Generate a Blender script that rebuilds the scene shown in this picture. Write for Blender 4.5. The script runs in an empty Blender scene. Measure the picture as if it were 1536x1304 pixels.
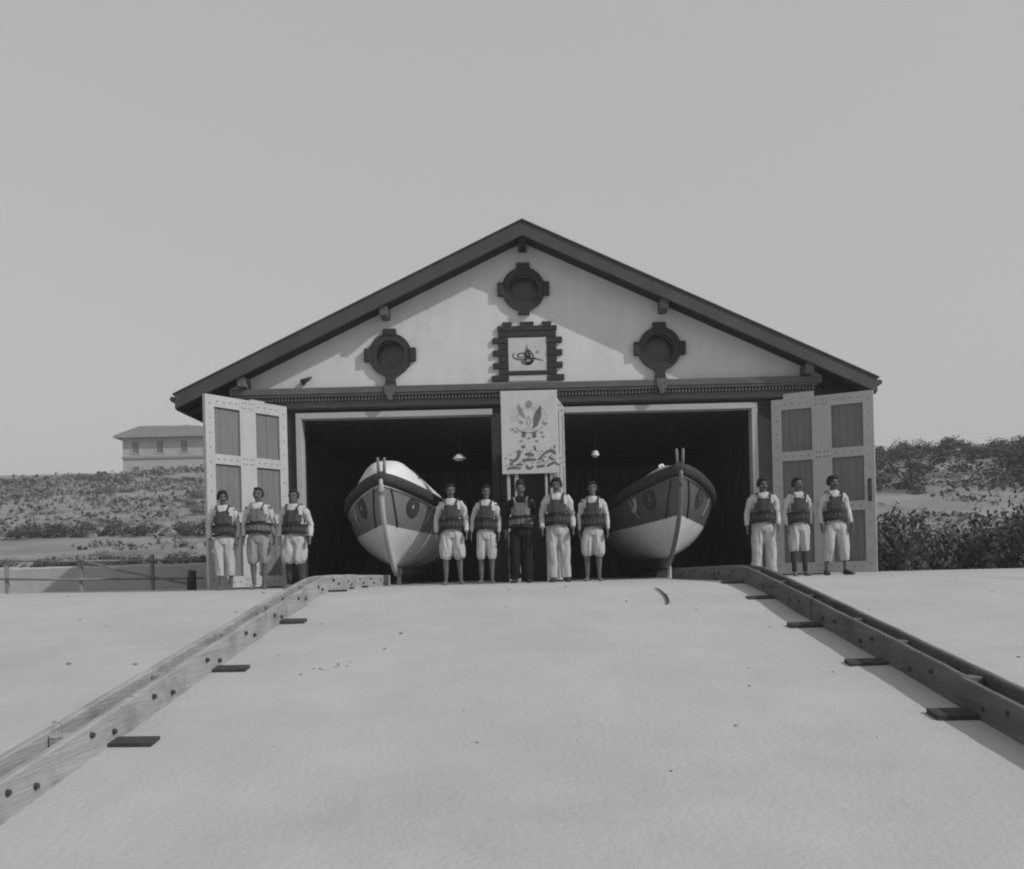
import bpy, bmesh, math, random
from math import radians as R, sin, cos, pi
from mathutils import Vector, Matrix, noise
from mathutils.geometry import tessellate_polygon

SC = bpy.context.scene
COL = SC.collection

# ------------------------------------------------------------------ camera
cam_d = bpy.data.cameras.new("camera")
cam = bpy.data.objects.new("camera", cam_d)
COL.objects.link(cam)
cam.location = (-0.13, 0.0, 0.16)
ROLL = R(1.4)
cam.matrix_world = Matrix.Translation(cam.location) @ Matrix.Rotation(R(90), 4, 'X') @ Matrix.Rotation(-ROLL, 4, 'Z')
cam_d.sensor_fit = 'HORIZONTAL'
cam_d.sensor_width = 36.0
cam_d.lens = 36.0 * 1376.0 / 1536.0
cam_d.shift_x = -17.0 / 1536.0
cam_d.shift_y = 208.0 / 1536.0
cam_d.clip_start = 0.1
cam_d.clip_end = 2000.0
SC.camera = cam

# ------------------------------------------------------------------ sky
SUN_AZ = R(64.0)       # to the right of the line from the house towards the camera
SUN_EL = R(36.0)
sun_dir = Vector((cos(SUN_EL) * sin(SUN_AZ), -cos(SUN_EL) * cos(SUN_AZ), sin(SUN_EL)))
world = bpy.data.worlds.new("World")
SC.world = world
world.use_nodes = True
nt = world.node_tree
nt.nodes.clear()
wo = nt.nodes.new("ShaderNodeOutputWorld")
bg = nt.nodes.new("ShaderNodeBackground")
sky = nt.nodes.new("ShaderNodeTexSky")
sky.sky_type = 'NISHITA'
sky.sun_disc = False
sky.sun_elevation = SUN_EL
sky.sun_rotation = math.atan2(sun_dir.x, sun_dir.y)
sky.altitude = 0
sky.air_density = 1.2
sky.dust_density = 2.0
sep = nt.nodes.new("ShaderNodeSeparateColor")   # the old plate sees blue light only
nt.links.new(sky.outputs[0], sep.inputs[0])
mrg = nt.nodes.new("ShaderNodeMix")              # thin even veil over the blue sky
mrg.data_type = 'FLOAT'
mrg.inputs[0].default_value = 0.74
nt.links.new(sep.outputs[2], mrg.inputs[2])
mrg.inputs[3].default_value = 4.6
nt.links.new(mrg.outputs[0], bg.inputs[0])
bg.inputs[1].default_value = 0.1
nt.links.new(bg.outputs[0], wo.inputs[0])

# ------------------------------------------------------------------ sun
sl = bpy.data.lights.new("sun", 'SUN')
sl.energy = 2.3
sl.angle = R(0.53)
sl.color = (1, 1, 1)
so = bpy.data.objects.new("sun", sl)
COL.objects.link(so)
so.location = sun_dir * 60
so.rotation_euler = sun_dir.to_track_quat('Z', 'Y').to_euler()

SC.view_settings.view_transform = 'Standard'
SC.view_settings.look = 'None'
SC.view_settings.exposure = 0.1
SC.view_settings.gamma = 1.0
SC.view_settings.use_curve_mapping = False
SC.render.engine = 'CYCLES'
SC.cycles.pixel_filter_type = 'BLACKMAN_HARRIS'
SC.cycles.filter_width = 2.0

random.seed(7)

# ================================================================== materials
MATS = {}
def mat(name, g, rough=0.8, var=0.18, scale=4.0, stretch=(1, 1, 1), bump=0.0, bscale=60.0,
        dirt=0.0, dscale=1.2, spec=0.3):
    if name in MATS:
        return MATS[name]
    m = bpy.data.materials.new(name)
    m.use_nodes = True
    t = m.node_tree
    b = t.nodes["Principled BSDF"]
    b.inputs["Roughness"].default_value = rough
    b.inputs["Specular IOR Level"].default_value = spec
    tc = t.nodes.new("ShaderNodeTexCoord")
    mp = t.nodes.new("ShaderNodeMapping")
    mp.inputs["Scale"].default_value = stretch
    t.links.new(tc.outputs["Object"], mp.inputs[0])
    n = t.nodes.new("ShaderNodeTexNoise")
    n.inputs["Scale"].default_value = scale
    n.inputs["Detail"].default_value = 6
    n.inputs["Roughness"].default_value = 0.62
    t.links.new(mp.outputs[0], n.inputs["Vector"])
    r = t.nodes.new("ShaderNodeMapRange")
    r.inputs[1].default_value = 0.25
    r.inputs[2].default_value = 0.75
    r.inputs[3].default_value = g * (1 - var)
    r.inputs[4].default_value = g * (1 + var)
    t.links.new(n.outputs[0], r.inputs[0])
    out = r.outputs[0]
    if dirt > 0:
        n2 = t.nodes.new("ShaderNodeTexNoise")
        n2.inputs["Scale"].default_value = dscale
        n2.inputs["Detail"].default_value = 8
        n2.inputs["Roughness"].default_value = 0.7
        t.links.new(tc.outputs["Object"], n2.inputs["Vector"])
        r2 = t.nodes.new("ShaderNodeMapRange")
        r2.inputs[1].default_value = 0.48
        r2.inputs[2].default_value = 0.72
        r2.inputs[3].default_value = 1.0
        r2.inputs[4].default_value = 1.0 - dirt
        t.links.new(n2.outputs[0], r2.inputs[0])
        mu = t.nodes.new("ShaderNodeMath")
        mu.operation = 'MULTIPLY'
        t.links.new(out, mu.inputs[0])
        t.links.new(r2.outputs[0], mu.inputs[1])
        out = mu.outputs[0]
    cc = t.nodes.new("ShaderNodeCombineColor")
    for i in range(3):
        t.links.new(out, cc.inputs[i])
    t.links.new(cc.outputs[0], b.inputs["Base Color"])
    if bump > 0:
        n3 = t.nodes.new("ShaderNodeTexNoise")
        n3.inputs["Scale"].default_value = bscale
        n3.inputs["Detail"].default_value = 5
        t.links.new(mp.outputs[0], n3.inputs["Vector"])
        bp = t.nodes.new("ShaderNodeBump")
        bp.inputs["Strength"].default_value = bump
        bp.inputs["Distance"].default_value = 0.02
        t.links.new(n3.outputs[0], bp.inputs["Height"])
        t.links.new(bp.outputs[0], b.inputs["Normal"])
    MATS[name] = m
    return m

M_GROUND = mat("sand", 0.44, 0.95, 0.08, 1.1, bump=0.32, bscale=30, dirt=0.13, dscale=0.45, spec=0.1)
t = M_GROUND.node_tree
bp_ = [n for n in t.nodes if n.type == 'BUMP'][0]
old = bp_.inputs["Height"].links[0].from_socket
tc_ = [n for n in t.nodes if n.type == 'TEX_COORD'][0]
mp_ = t.nodes.new("ShaderNodeMapping"); mp_.inputs["Scale"].default_value = (5.0, 0.35, 1.0)     # drag marks down the slip
t.links.new(tc_.outputs["Object"], mp_.inputs[0])
nz_ = t.nodes.new("ShaderNodeTexNoise"); nz_.inputs["Scale"].default_value = 1.4; nz_.inputs["Detail"].default_value = 6
t.links.new(mp_.outputs[0], nz_.inputs["Vector"])
vz_ = t.nodes.new("ShaderNodeTexVoronoi"); vz_.inputs["Scale"].default_value = 2.3; vz_.feature = 'SMOOTH_F1'   # trodden hollows
t.links.new(tc_.outputs["Object"], vz_.inputs["Vector"])
a1 = t.nodes.new("ShaderNodeMath"); a1.operation = 'MULTIPLY_ADD'; a1.inputs[1].default_value = 0.55
t.links.new(nz_.outputs[0], a1.inputs[0]); t.links.new(old, a1.inputs[2])
a2 = t.nodes.new("ShaderNodeMath"); a2.operation = 'MULTIPLY_ADD'; a2.inputs[1].default_value = 0.7
t.links.new(vz_.outputs["Distance"], a2.inputs[0]); t.links.new(a1.outputs[0], a2.inputs[2])
t.links.new(a2.outputs[0], bp_.inputs["Height"])
M_HILL = mat("hillside_earth", 0.25, 0.95, 0.25, 0.35, bump=0.5, bscale=6, dirt=0.35, dscale=0.12, spec=0.1)
M_PLASTER = mat("plaster", 0.63, 0.9, 0.06, 2.2, (2.2, 1, .5), bump=0.15, bscale=30, dirt=0.12, dscale=0.8, spec=0.1)
M_DARKWOOD = mat("dark_timber", 0.038, 0.7, 0.35, 3, (1, 1, 6), 0.2, 40)
M_BARGE = mat("barge_paint", 0.068, 0.65, 0.22, 2.0, bump=0.12, bscale=30, dirt=0.3, dscale=0.8)
M_SOFFIT = mat("soffit_timber", 0.022, 0.85, 0.3, 3)
M_ROOF = mat("roof_tile", 0.16, 0.85, 0.3, 5, bump=0.3)
M_CORNICE = mat("cornice_paint", 0.115, 0.75, 0.25, 3, (1, 1, 4), 0.15, 30, dirt=0.25)
M_FRIEZE = mat("frieze_paint", 0.15, 0.75, 0.25, 3, (0.6, 1, 5), 0.15, 30, dirt=0.25)
M_STONE = mat("surround_stone", 0.042, 0.85, 0.25, 9, bump=0.35, bscale=40, dirt=0.2, dscale=3)
M_GLASS = mat("window_glass", 0.06, 0.3, 0.3, 3, spec=0.5)
M_WHITE = mat("white_paint", 0.6, 0.55, 0.07, 5, (1, 1, 0.4), 0.06, 50, dirt=0.14, dscale=2.5)
M_FRAMEW = mat("frame_paint", 0.42, 0.6, 0.08, 5, bump=0.06, dirt=0.15, dscale=2.5)
M_LEAF = mat("door_paint", 0.44, 0.65, 0.07, 5, (1, 1, 0.4), 0.08, 50, dirt=0.14, dscale=2.0)
M_PANEL = mat("panel_paint", 0.175, 0.7, 0.14, 7, (3, 3, 0.3), 0.12, 40, dirt=0.2, dscale=2.5)
M_IRON = mat("iron", 0.05, 0.55, 0.3, 20)
M_BOLT = mat("bolt_head", 0.2, 0.6, 0.3, 20)
M_PRINT = mat("painted_lettering", 0.13, 0.7, 0.3, 30)
M_PRINTL = mat("faded_lettering", 0.26, 0.7, 0.2, 30)
M_SIGN = mat("sign_board", 0.52, 0.6, 0.06, 5, dirt=0.12, dscale=4)
M_INSIDE = mat("interior_timber", 0.27, 0.9, 0.4, 2, (4, 4, 0.6))
M_FLOOR = mat("interior_floor", 0.3, 0.95, 0.3, 2)
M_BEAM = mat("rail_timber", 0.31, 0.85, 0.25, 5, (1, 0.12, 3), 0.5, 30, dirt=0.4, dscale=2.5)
M_BEAMR = mat("rail_timber_shaded", 0.13, 0.85, 0.3, 5, (1, 0.12, 3), 0.5, 30, dirt=0.4, dscale=2.5)  # same timber as the sunlit track, with its shade put into the colour
M_SLEEPER = mat("sleeper_timber", 0.055, 0.9, 0.35, 6, bump=0.4)
M_HULLW = mat("hull_white", 0.74, 0.38, 0.06, 3, dirt=0.12, dscale=2)
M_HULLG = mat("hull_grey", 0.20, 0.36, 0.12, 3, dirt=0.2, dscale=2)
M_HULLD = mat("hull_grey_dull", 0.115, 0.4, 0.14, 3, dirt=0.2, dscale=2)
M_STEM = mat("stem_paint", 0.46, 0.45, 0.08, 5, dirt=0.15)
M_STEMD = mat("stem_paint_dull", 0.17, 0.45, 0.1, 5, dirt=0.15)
M_FENDER = mat("fender", 0.04, 0.7, 0.3, 8)
M_ROPE = mat("rope", 0.34, 0.95, 0.2, 40)
M_EMB = mat("emblem_dark", 0.05, 0.5, 0.25, 12)
M_EMBL = mat("emblem_light", 0.42, 0.5, 0.15, 12)
M_SKIN = mat("skin", 0.12, 0.6, 0.12, 14)
M_HAIR = mat("hair", 0.022, 0.75, 0.4, 40, bump=0.6, bscale=90)
M_EYE = mat("eye", 0.03, 0.3, 0.1, 10)
M_SHIRT = mat("white_cotton", 0.48, 0.95, 0.08, 9, dirt=0.1, dscale=4, spec=0.1)
M_SHIRTD = mat("dark_wool", 0.018, 0.95, 0.25, 14, spec=0.1)
M_TROUW = mat("white_canvas", 0.43, 0.95, 0.09, 8, dirt=0.14, dscale=4, spec=0.1)
M_TROUG = mat("grey_canvas", 0.27, 0.95, 0.12, 8, dirt=0.14, dscale=4, spec=0.1)
M_CORK = mat("cork_canvas", 0.07, 0.9, 0.3, 14, spec=0.1)
M_CORKL = mat("cork_canvas_pale", 0.16, 0.9, 0.28, 14, spec=0.1)
M_BELT = mat("belt", 0.02, 0.8, 0.3, 14)
M_SHOE = mat("shoe_leather", 0.03, 0.6, 0.3, 14)
M_SOCK = mat("dark_stocking", 0.045, 0.9, 0.25, 20)
M_LEAFB = mat("foliage", 0.085, 0.8, 0.45, 2.2, spec=0.2)
M_LEAFP = mat("foliage_pale", 0.15, 0.85, 0.4, 2.2, spec=0.2)
M_STEMB = mat("bush_stem", 0.09, 0.9, 0.3, 10)
M_FENCE = mat("weathered_rail", 0.24, 0.9, 0.3, 6, (1, 1, 0.3), 0.3)
M_HOUSE = mat("house_plaster", 0.44, 0.9, 0.06, 0.7, dirt=0.14, dscale=0.4)
M_WALL = mat("low_wall_plaster", 0.40, 0.95, 0.12, 3, bump=0.5, bscale=14, dirt=0.3, dscale=1.5)
M_HROOF = mat("house_roof", 0.30, 0.9, 0.15, 2)
M_HDARK = mat("house_window", 0.16, 0.4, 0.2, 2)
M_LAMP = mat("lamp_enamel", 0.6, 0.25, 0.04, 5)
M_PEB = mat("pebble", 0.2, 0.9, 0.35, 5)

# ================================================================== helpers
def link(name, me, m=None, parent=None, loc=None, kind=None):
    o = bpy.data.objects.new(name, me)
    COL.objects.link(o)
    if m is not None and me is not None:
        me.materials.append(m)
    if parent is not None:
        o.parent = parent
    if loc is not None:
        o.location = loc
    if kind:
        o["kind"] = kind
    return o

def obj(name, bm, m, parent=None, smooth=False, kind=None, normals=True):
    if normals:
        bmesh.ops.recalc_face_normals(bm, faces=bm.faces)
    me = bpy.data.meshes.new(name)
    bm.to_mesh(me)
    bm.free()
    if smooth:
        for p in me.polygons:
            p.use_smooth = True
    return link(name, me, m, parent, kind=kind)

def thing(name, label, cat, loc=(0, 0, 0), rz=0.0, group=None):
    o = bpy.data.objects.new(name, None)
    COL.objects.link(o)
    o.location = loc
    o.rotation_euler = (0, 0, rz)
    tag(o, label, cat, group)
    return o

def tag(o, label, cat, group=None):
    o["label"] = label
    o["category"] = cat
    if group:
        o["group"] = group
    return o

def box(bm, x0, x1, y0, y1, z0, z1, M=None):
    vs = [bm.verts.new((x, y, z)) for x in (x0, x1) for y in (y0, y1) for z in (z0, z1)]
    if M is not None:
        for v in vs:
            v.co = M @ v.co
    for f in ((0, 1, 3, 2), (4, 6, 7, 5), (0, 4, 5, 1), (2, 3, 7, 6), (0, 2, 6, 4), (1, 5, 7, 3)):
        bm.faces.new([vs[i] for i in f])
    return vs

def bevel(bm, w=0.008, seg=1):
    bmesh.ops.bevel(bm, geom=list(bm.edges), offset=w, segments=seg, affect='EDGES', clamp_overlap=True)

def boxo(name, dims, m, parent=None, bev=0.006, kind=None):
    bm = bmesh.new()
    box(bm, *dims)
    if bev:
        bevel(bm, bev)
    return obj(name, bm, m, parent, kind=kind)

def prism(bm, loops, y0, y1):
    """polygon in x,z (outer loop, then holes) pushed through from y0 to y1"""
    vl = [[Vector((p[0], p[1], 0)) for p in L] for L in loops]
    tris = tessellate_polygon(vl)
    flat = [p for L in loops for p in L]
    a = [bm.verts.new((p[0], y0, p[1])) for p in flat]
    b = [bm.verts.new((p[0], y1, p[1])) for p in flat]
    for t in tris:
        try:
            bm.faces.new([a[i] for i in t])
            bm.faces.new([b[i] for i in reversed(t)])
        except ValueError:
            pass
    k = 0
    for L in loops:
        n = len(L)
        for i in range(n):
            j = (i + 1) % n
            bm.faces.new((a[k + i], a[k + j], b[k + j], b[k + i]))
        k += n

def circ(cx, cz, r, n=36):
    return [(cx + r * cos(2 * pi * i / n), cz + r * sin(2 * pi * i / n)) for i in range(n)]

def tube(bm, pts, rad, seg=10, cap=True, up=Vector((0, -1, 0))):
    """swept tube; rad: list of r or (ra, rb): ra across, rb along 'up'"""
    pts = [Vector(p) for p in pts]
    n = len(pts)
    rings = []
    for i, p in enumerate(pts):
        t = (pts[min(i + 1, n - 1)] - pts[max(i - 1, 0)])
        t.normalize()
        u = up - t * up.dot(t)
        if u.length < 1e-3:
            u = Vector((1, 0, 0)) - t * t.x
        u.normalize()
        s = t.cross(u)
        r = rad[i] if isinstance(rad, (list, tuple)) else rad
        ra, rb = r if isinstance(r, (list, tuple)) else (r, r)
        rings.append([bm.verts.new(p + s * (ra * cos(2 * pi * k / seg)) + u * (rb * sin(2 * pi * k / seg))) for k in range(seg)])
    for i in range(n - 1):
        for k in range(seg):
            l = (k + 1) % seg
            bm.faces.new((rings[i][k], rings[i][l], rings[i + 1][l], rings[i + 1][k]))
    if cap:
        bm.faces.new(list(reversed(rings[0])))
        bm.faces.new(rings[-1])
    return rings

def ellip(bm, c, r, seg=14, rings=9, M=None):
    mm = Matrix.Translation(c) @ (M if M is not None else Matrix.Identity(4)) @ Matrix.Diagonal((r[0], r[1], r[2], 1))
    bmesh.ops.create_uvsphere(bm, u_segments=seg, v_segments=rings, radius=1.0, matrix=mm)

def ribbon(bm, pts, w, y, th=0.004, sub=6):
    """brush stroke in x,z at plane y: pts smoothed; w list of widths or one width"""
    P = [Vector((p[0], p[1])) for p in pts]
    n = len(P)
    W = w if isinstance(w, (list, tuple)) else [w] * n
    S, SW = [], []
    if n == 2:
        for k in range(sub + 1):
            f = k / sub
            S.append(P[0].lerp(P[1], f)); SW.append(W[0] + (W[1] - W[0]) * f)
    else:
        for i in range(n - 1):
            p0, p1, p2, p3 = P[max(i - 1, 0)], P[i], P[i + 1], P[min(i + 2, n - 1)]
            for k in range(sub):
                t = k / sub
                S.append(0.5 * ((2 * p1) + (p2 - p0) * t + (2 * p0 - 5 * p1 + 4 * p2 - p3) * t * t + (3 * p1 - p0 - 3 * p2 + p3) * t ** 3))
                SW.append(W[i] + (W[i + 1] - W[i]) * t)
        S.append(P[-1]); SW.append(W[-1])
    prev = None
    for i, p in enumerate(S):
        t = S[min(i + 1, len(S) - 1)] - S[max(i - 1, 0)]
        if t.length < 1e-6:
            continue
        t.normalize()
        nrm = Vector((-t.y, t.x)) * (SW[i] * 0.5)
        a = bm.verts.new((p.x + nrm.x, y - th, p.y + nrm.y))
        b = bm.verts.new((p.x - nrm.x, y - th, p.y - nrm.y))
        if prev:
            bm.faces.new((prev[0], prev[1], b, a))
        prev = (a, b)

def blot(bm, pts, y, th=0.004):
    vs = [bm.verts.new((p[0], y - th, p[1])) for p in pts]
    bm.faces.new(vs)

# ================================================================== ground and terrain
def smooth(a, b, x):
    t = max(0.0, min(1.0, (x - a) / (b - a)))
    return t * t * (3 - 2 * t)

def ramp(y):
    k = 0.24
    s = (10.85 - y) / k
    sp = s if s > 30 else math.log1p(math.exp(s))
    z = -0.133 * k * sp
    return max(z, -2.3) if y < -3 else z

def softmin(v, c, k):
    return -k * math.log(math.exp(-v / k) + math.exp(-c / k))

def hill(x, y):
    side = max(smooth(6.6, 10.0, abs(x)), smooth(33, 40, y))
    d = max(0.0, y - 21.5)
    if x < 0:
        h = 0.115 * d * smooth(0, 9, d) + 0.055 * max(0.0, d - 22)
        h = softmin(h, 14.5, 1.2) if h > 6 else h
    else:
        h = 0.175 * d * smooth(0, 6, d)
        h = softmin(h, 7.6 + 0.010 * x, 0.8) if h > 3 else h
    h += 0.2 * noise.noise(Vector((x * 0.11, y * 0.11, 0.3))) * smooth(22, 34, y)
    h += 1.1 * noise.noise(Vector((x * 0.035, y * 0.035, 4.3))) * smooth(30, 60, y)
    return max(0, h) * side

def ground_z(x, y):
    z = ramp(y) + hill(x, y)
    if y < 16.5:
        z += 0.012 * noise.noise(Vector((x * 0.9, y * 0.9, 1.7))) * smooth(15.5, 12, y) + 0.004 * noise.noise(Vector((x * 5, y * 5, 9)))
    return z

def axis(parts):
    out = []
    for a, b, s in parts:
        n = max(1, round((b - a) / s))
        out += [a + (b - a) * i / n for i in range(n)]
    out.append(parts[-1][1])
    return out

xs = axis([(-240, -160, 20), (-160, -40, 5), (-40, -9, 0.9), (-9, 9, 0.16), (9, 40, 0.9), (40, 160, 5), (160, 240, 20)])
ys = axis([(-40, -4, 6), (-4, 2, 0.5), (2, 12.6, 0.12), (12.6, 18, 0.4), (18, 60, 1.0), (60, 140, 4), (140, 260, 20)])
bm = bmesh.new()
grid = [[bm.verts.new((x, y, ground_z(x, y))) for x in xs] for y in ys]
JS = next(j for j, y in enumerate(ys) if y >= 22)
for j in range(JS):
    for i in range(len(xs) - 1):
        bm.faces.new((grid[j][i], grid[j][i + 1], grid[j + 1][i + 1], grid[j + 1][i]))
bmesh.ops.delete(bm, geom=[v for v in bm.verts if not v.link_faces], context='VERTS')
ground = obj("ground", bm, M_GROUND, smooth=True, kind='structure')
bm = bmesh.new()
grid = [[bm.verts.new((x, y, ground_z(x, y))) for x in xs] for y in ys[JS:]]
for j in range(len(grid) - 1):
    for i in range(len(xs) - 1):
        bm.faces.new((grid[j][i], grid[j][i + 1], grid[j + 1][i + 1], grid[j + 1][i]))
obj("hillside", bm, M_HILL, smooth=True, kind='structure')

bm = bmesh.new()
rnd = random.Random(3)
for i in range(110):
    x = rnd.uniform(-8, 8); y = rnd.uniform(3.4, 13.5)
    r = rnd.uniform(0.006, 0.02) * (1.3 if rnd.random() < 0.07 else 0.8)
    mm = Matrix.Translation((x, y, ground_z(x, y) + r * 0.15)) @ Matrix.Rotation(rnd.uniform(0, 6), 4, 'Z') @ Matrix.Diagonal((r, r * rnd.uniform(.6, 1), r * 0.6, 1))
    bmesh.ops.create_icosphere(bm, subdivisions=1, radius=1, matrix=mm)
for i in range(9):
    x = -1.82 + rnd.random() * .36; y = 6.72 + (x + 1.82) * 1.0 + rnd.gauss(0, .05)
    r = rnd.uniform(.007, .013)
    bmesh.ops.create_icosphere(bm, subdivisions=1, radius=1, matrix=Matrix.Translation((x, y, ground_z(x, y) + r * .2)) @ Matrix.Diagonal((r * 1.4, r, r * .6, 1)))
tag(obj("pebbles", bm, M_PEB, smooth=True, kind='stuff'), "small loose pebbles scattered over the pale sandy slipway", "pebbles")

# ================================================================== boathouse
FY = 17.2            # outer face of the front wall
BW = 5.55            # half width
BD = 12.6            # depth
SL = 0.471           # roof slope
ZC = 3.69            # top of the cornice
house = thing("boathouse", "long low boathouse with dark barge boards, plastered gable and two wide door openings", "boathouse", (0, FY, 0))
def hp(name, bm, m, parent=house, smooth=False, kind=None):
    """mesh given in world coordinates, re-based to the house"""
    for v in bm.verts:
        v.co.y -= FY
    return obj(name, bm, m, parent, smooth, kind)

def hbox(name, dims, m, parent=house, bev=0.006, kind=None):
    bm = bmesh.new()
    box(bm, *dims)
    if bev:
        bevel(bm, bev)
    return hp(name, bm, m, parent, kind=kind)

APEX = 6.33          # underside of the roof at the ridge
WIN = [(-2.52, 4.30), (2.52, 4.30), (0.0, 5.47)]
bm = bmesh.new()
gz = lambda x: APEX + 0.02 - SL * abs(x)
prism(bm, [[(-BW, 3.6), (BW, 3.6), (BW, gz(BW)), (0, gz(0)), (-BW, gz(BW))]] + [circ(x, z, 0.29) for x, z in WIN], FY, FY + 0.35)
hp("gable_wall", bm, M_PLASTER)

OX0, OX1, OZ = 0.66, 4.22, 3.15
bm = bmesh.new()
prism(bm, [[(-BW, -0.25), (-OX1, -0.25), (-OX1, OZ), (-OX0, OZ), (-OX0, -0.25), (OX0, -0.25), (OX0, OZ), (OX1, OZ), (OX1, -0.25), (BW, -0.25), (BW, 3.597), (-BW, 3.597)]], FY + 0.004, FY + 0.35)
hp("front_wall", bm, M_DARKWOOD)
for s in (-1, 1):
    hbox("side_wall", (s * BW - (0.3 if s > 0 else 0), s * BW + (0 if s > 0 else 0.3), FY + 0.352, FY + BD, -0.3, 3.7), M_INSIDE)
bm = bmesh.new()
prism(bm, [[(-BW, -0.3), (BW, -0.3), (BW, gz(BW)), (0, gz(0)), (-BW, gz(BW))]], FY + BD + 0.002, FY + BD + 0.3)
hp("rear_wall", bm, M_INSIDE)
bm = bmesh.new()
box(bm, -BW, BW, FY + 0.1, FY + BD, -0.2, 0.014)
obj("floor", bm, M_FLOOR, kind='structure')
# loft boarding closes the dark room above the doors
hbox("loft_floor", (-BW + 0.3, BW - 0.3, FY + 0.352, FY + BD, 3.5, 3.56), M_INSIDE, bev=0)

# roof: two slopes with soffit boards below and barge boards in front
RE = 6.39
RF = FY - 0.47
def slope_strip(bm, s, x0, x1, y0, y1, t0, t1):
    """slab following the roof: vertical offsets t0..t1 above the underside line"""
    z = lambda x, t: APEX - SL * abs(x) + t
    prism(bm, [[(s * x0, z(x0, t0)), (s * x1, z(x1, t0)), (s * x1, z(x1, t1)), (s * x0, z(x0, t1))]], y0, y1)
for s in (-1, 1):
    bm = bmesh.new()
    slope_strip(bm, s, 0.0, RE - 0.03, RF + 0.062, FY + BD + 0.6, 0.02, 0.06)
    hp("soffit", bm, M_SOFFIT)
    bm = bmesh.new()
    slope_strip(bm, s, 0.0, RE, RF + 0.062, FY + BD + 0.62, 0.062, 0.24)
    hp("roof_slope", bm, M_ROOF)
    # barge board of three lengths, butted
    cuts = [0.0, 2.35, 4.5, RE + 0.02]
    for a, b in zip(cuts[:-1], cuts[1:]):
        bm = bmesh.new()
        j = random.uniform(0, 0.004)
        slope_strip(bm, s, a + (0.002 if a else 0.0), b - 0.002, RF - j, RF + 0.06, 0.0, 0.262)
        hp("barge_board", bm, M_BARGE)
    # roofing edge on top of the barge board
    bm = bmesh.new()
    slope_strip(bm, s, 0.0, RE + 0.05, RF - 0.025, RF + 0.3, 0.265, 0.292)
    hp("verge_strip", bm, M_BARGE)
    # fascia along the eaves and a gutter
    ze = APEX - SL * RE
    hbox("eaves_board", (s * RE - 0.02, s * RE + 0.02, RF + 0.064, FY + BD + 0.6, ze - 0.03, ze + 0.2), M_BARGE)
    bm = bmesh.new()
    tube(bm, [(s * (RE + 0.07), RF + 0.02, ze + 0.17), (s * (RE + 0.07), FY + BD + 0.6, ze + 0.15)], 0.05, 10)
    hp("gutter", bm, M_BARGE)
    # soffit return under the eave
    bm = bmesh.new()
    prism(bm, [[(s * (BW + 0.003), 3.45), (s * (RE - 0.04), ze - 0.02), (s * (BW + 0.003), APEX - SL * BW + 0.015)]], FY - 0.06, FY + 0.12)
    hp("eave_bracket", bm, M_SOFFIT)
for x in (0.0, -2.58, 2.58, -5.22, 5.22):
    z = APEX - SL * abs(x)
    bm = bmesh.new()
    box(bm, x - 0.075, x + 0.075, RF + 0.07, FY - 0.002, z - 0.17, z - 0.01 + (0.02 if x == 0 else 0.03))
    bevel(bm, 0.01)
    hp("purlin_end", bm, M_CORNICE if x else M_SOFFIT)

# cornice over the doors
hbox("cornice", (-5.45, 5.45, FY - 0.22, FY - 0.002, 3.565, ZC), M_CORNICE, bev=0.012)
cor = hbox("cornice_fillet", (-5.42, 5.42, FY - 0.20, FY - 0.003, 3.525, 3.563), M_CORNICE, bev=0.004)
bm = bmesh.new()
for i in range(-86, 87):
    box(bm, i * 0.062 - 0.016, i * 0.062 + 0.016, FY - 0.17, FY - 0.06, 3.455, 3.523)
hp("dentils", bm, M_FRIEZE, cor, kind='stuff')
hbox("frieze_board", (-5.4, 5.4, FY - 0.055, FY - 0.001, 3.335, 3.52), M_FRIEZE)
hbox("drip_mould", (-5.4, 5.4, FY - 0.075, FY - 0.003, 3.30, 3.333), M_DARKWOOD)
for x in (-2.52, 2.52):
    bm = bmesh.new()
    prism(bm, [[(x - 0.10, 3.70), (x - 0.09, 3.56), (x - 0.05, 3.50), (x - 0.035, 3.43), (x + 0.035, 3.43), (x + 0.05, 3.50), (x + 0.09, 3.56), (x + 0.10, 3.70)]], FY - 0.25, FY - 0.056)
    hp("console_bracket", bm, M_CORNICE)

# round windows
for wi, (x, z) in enumerate(WIN):
    w = bpy.data.objects.new("round_window", None)
    COL.objects.link(w)
    w.parent = house
    w.location = (x, 0, z)
    bm = bmesh.new()
    prism(bm, [circ(0, 0, 0.405, 44), circ(0, 0, 0.268, 44)], -0.07, 0.05)
    obj("surround_ring", bm, M_STONE, w)
    for k, ang in enumerate((0, 90, 180)):
        bm = bmesh.new()
        box(bm, 0.40 - 0.035, 0.485, -0.095, -0.002, -0.125, 0.125)
        bevel(bm, 0.012)
        bmesh.ops.rotate(bm, verts=bm.verts, cent=(0, 0, 0), matrix=Matrix.Rotation(-R(ang), 3, 'Y'))
        obj("surround_block", bm, M_STONE, w)
    zb = ZC - z + 0.002 if wi < 2 else -0.475
    bm = bmesh.new()
    prism(bm, [[(-0.125, -0.37), (0.125, -0.37), (0.085, -0.45), (0.11, zb), (-0.11, zb), (-0.085, -0.45)]], -0.095, -0.003)
    obj("surround_block", bm, M_STONE, w)
    bm = bmesh.new()
    prism(bm, [circ(0, 0, 0.285, 40)], 0.19, 0.21)
    obj("window_pane", bm, M_GLASS, w)
    bm = bmesh.new()
    prism(bm, [circ(0, 0, 0.287, 40), circ(0, 0, 0.262, 40)], 0.15, 0.188)
    obj("window_sash", bm, M_DARKWOOD, w)

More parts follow.
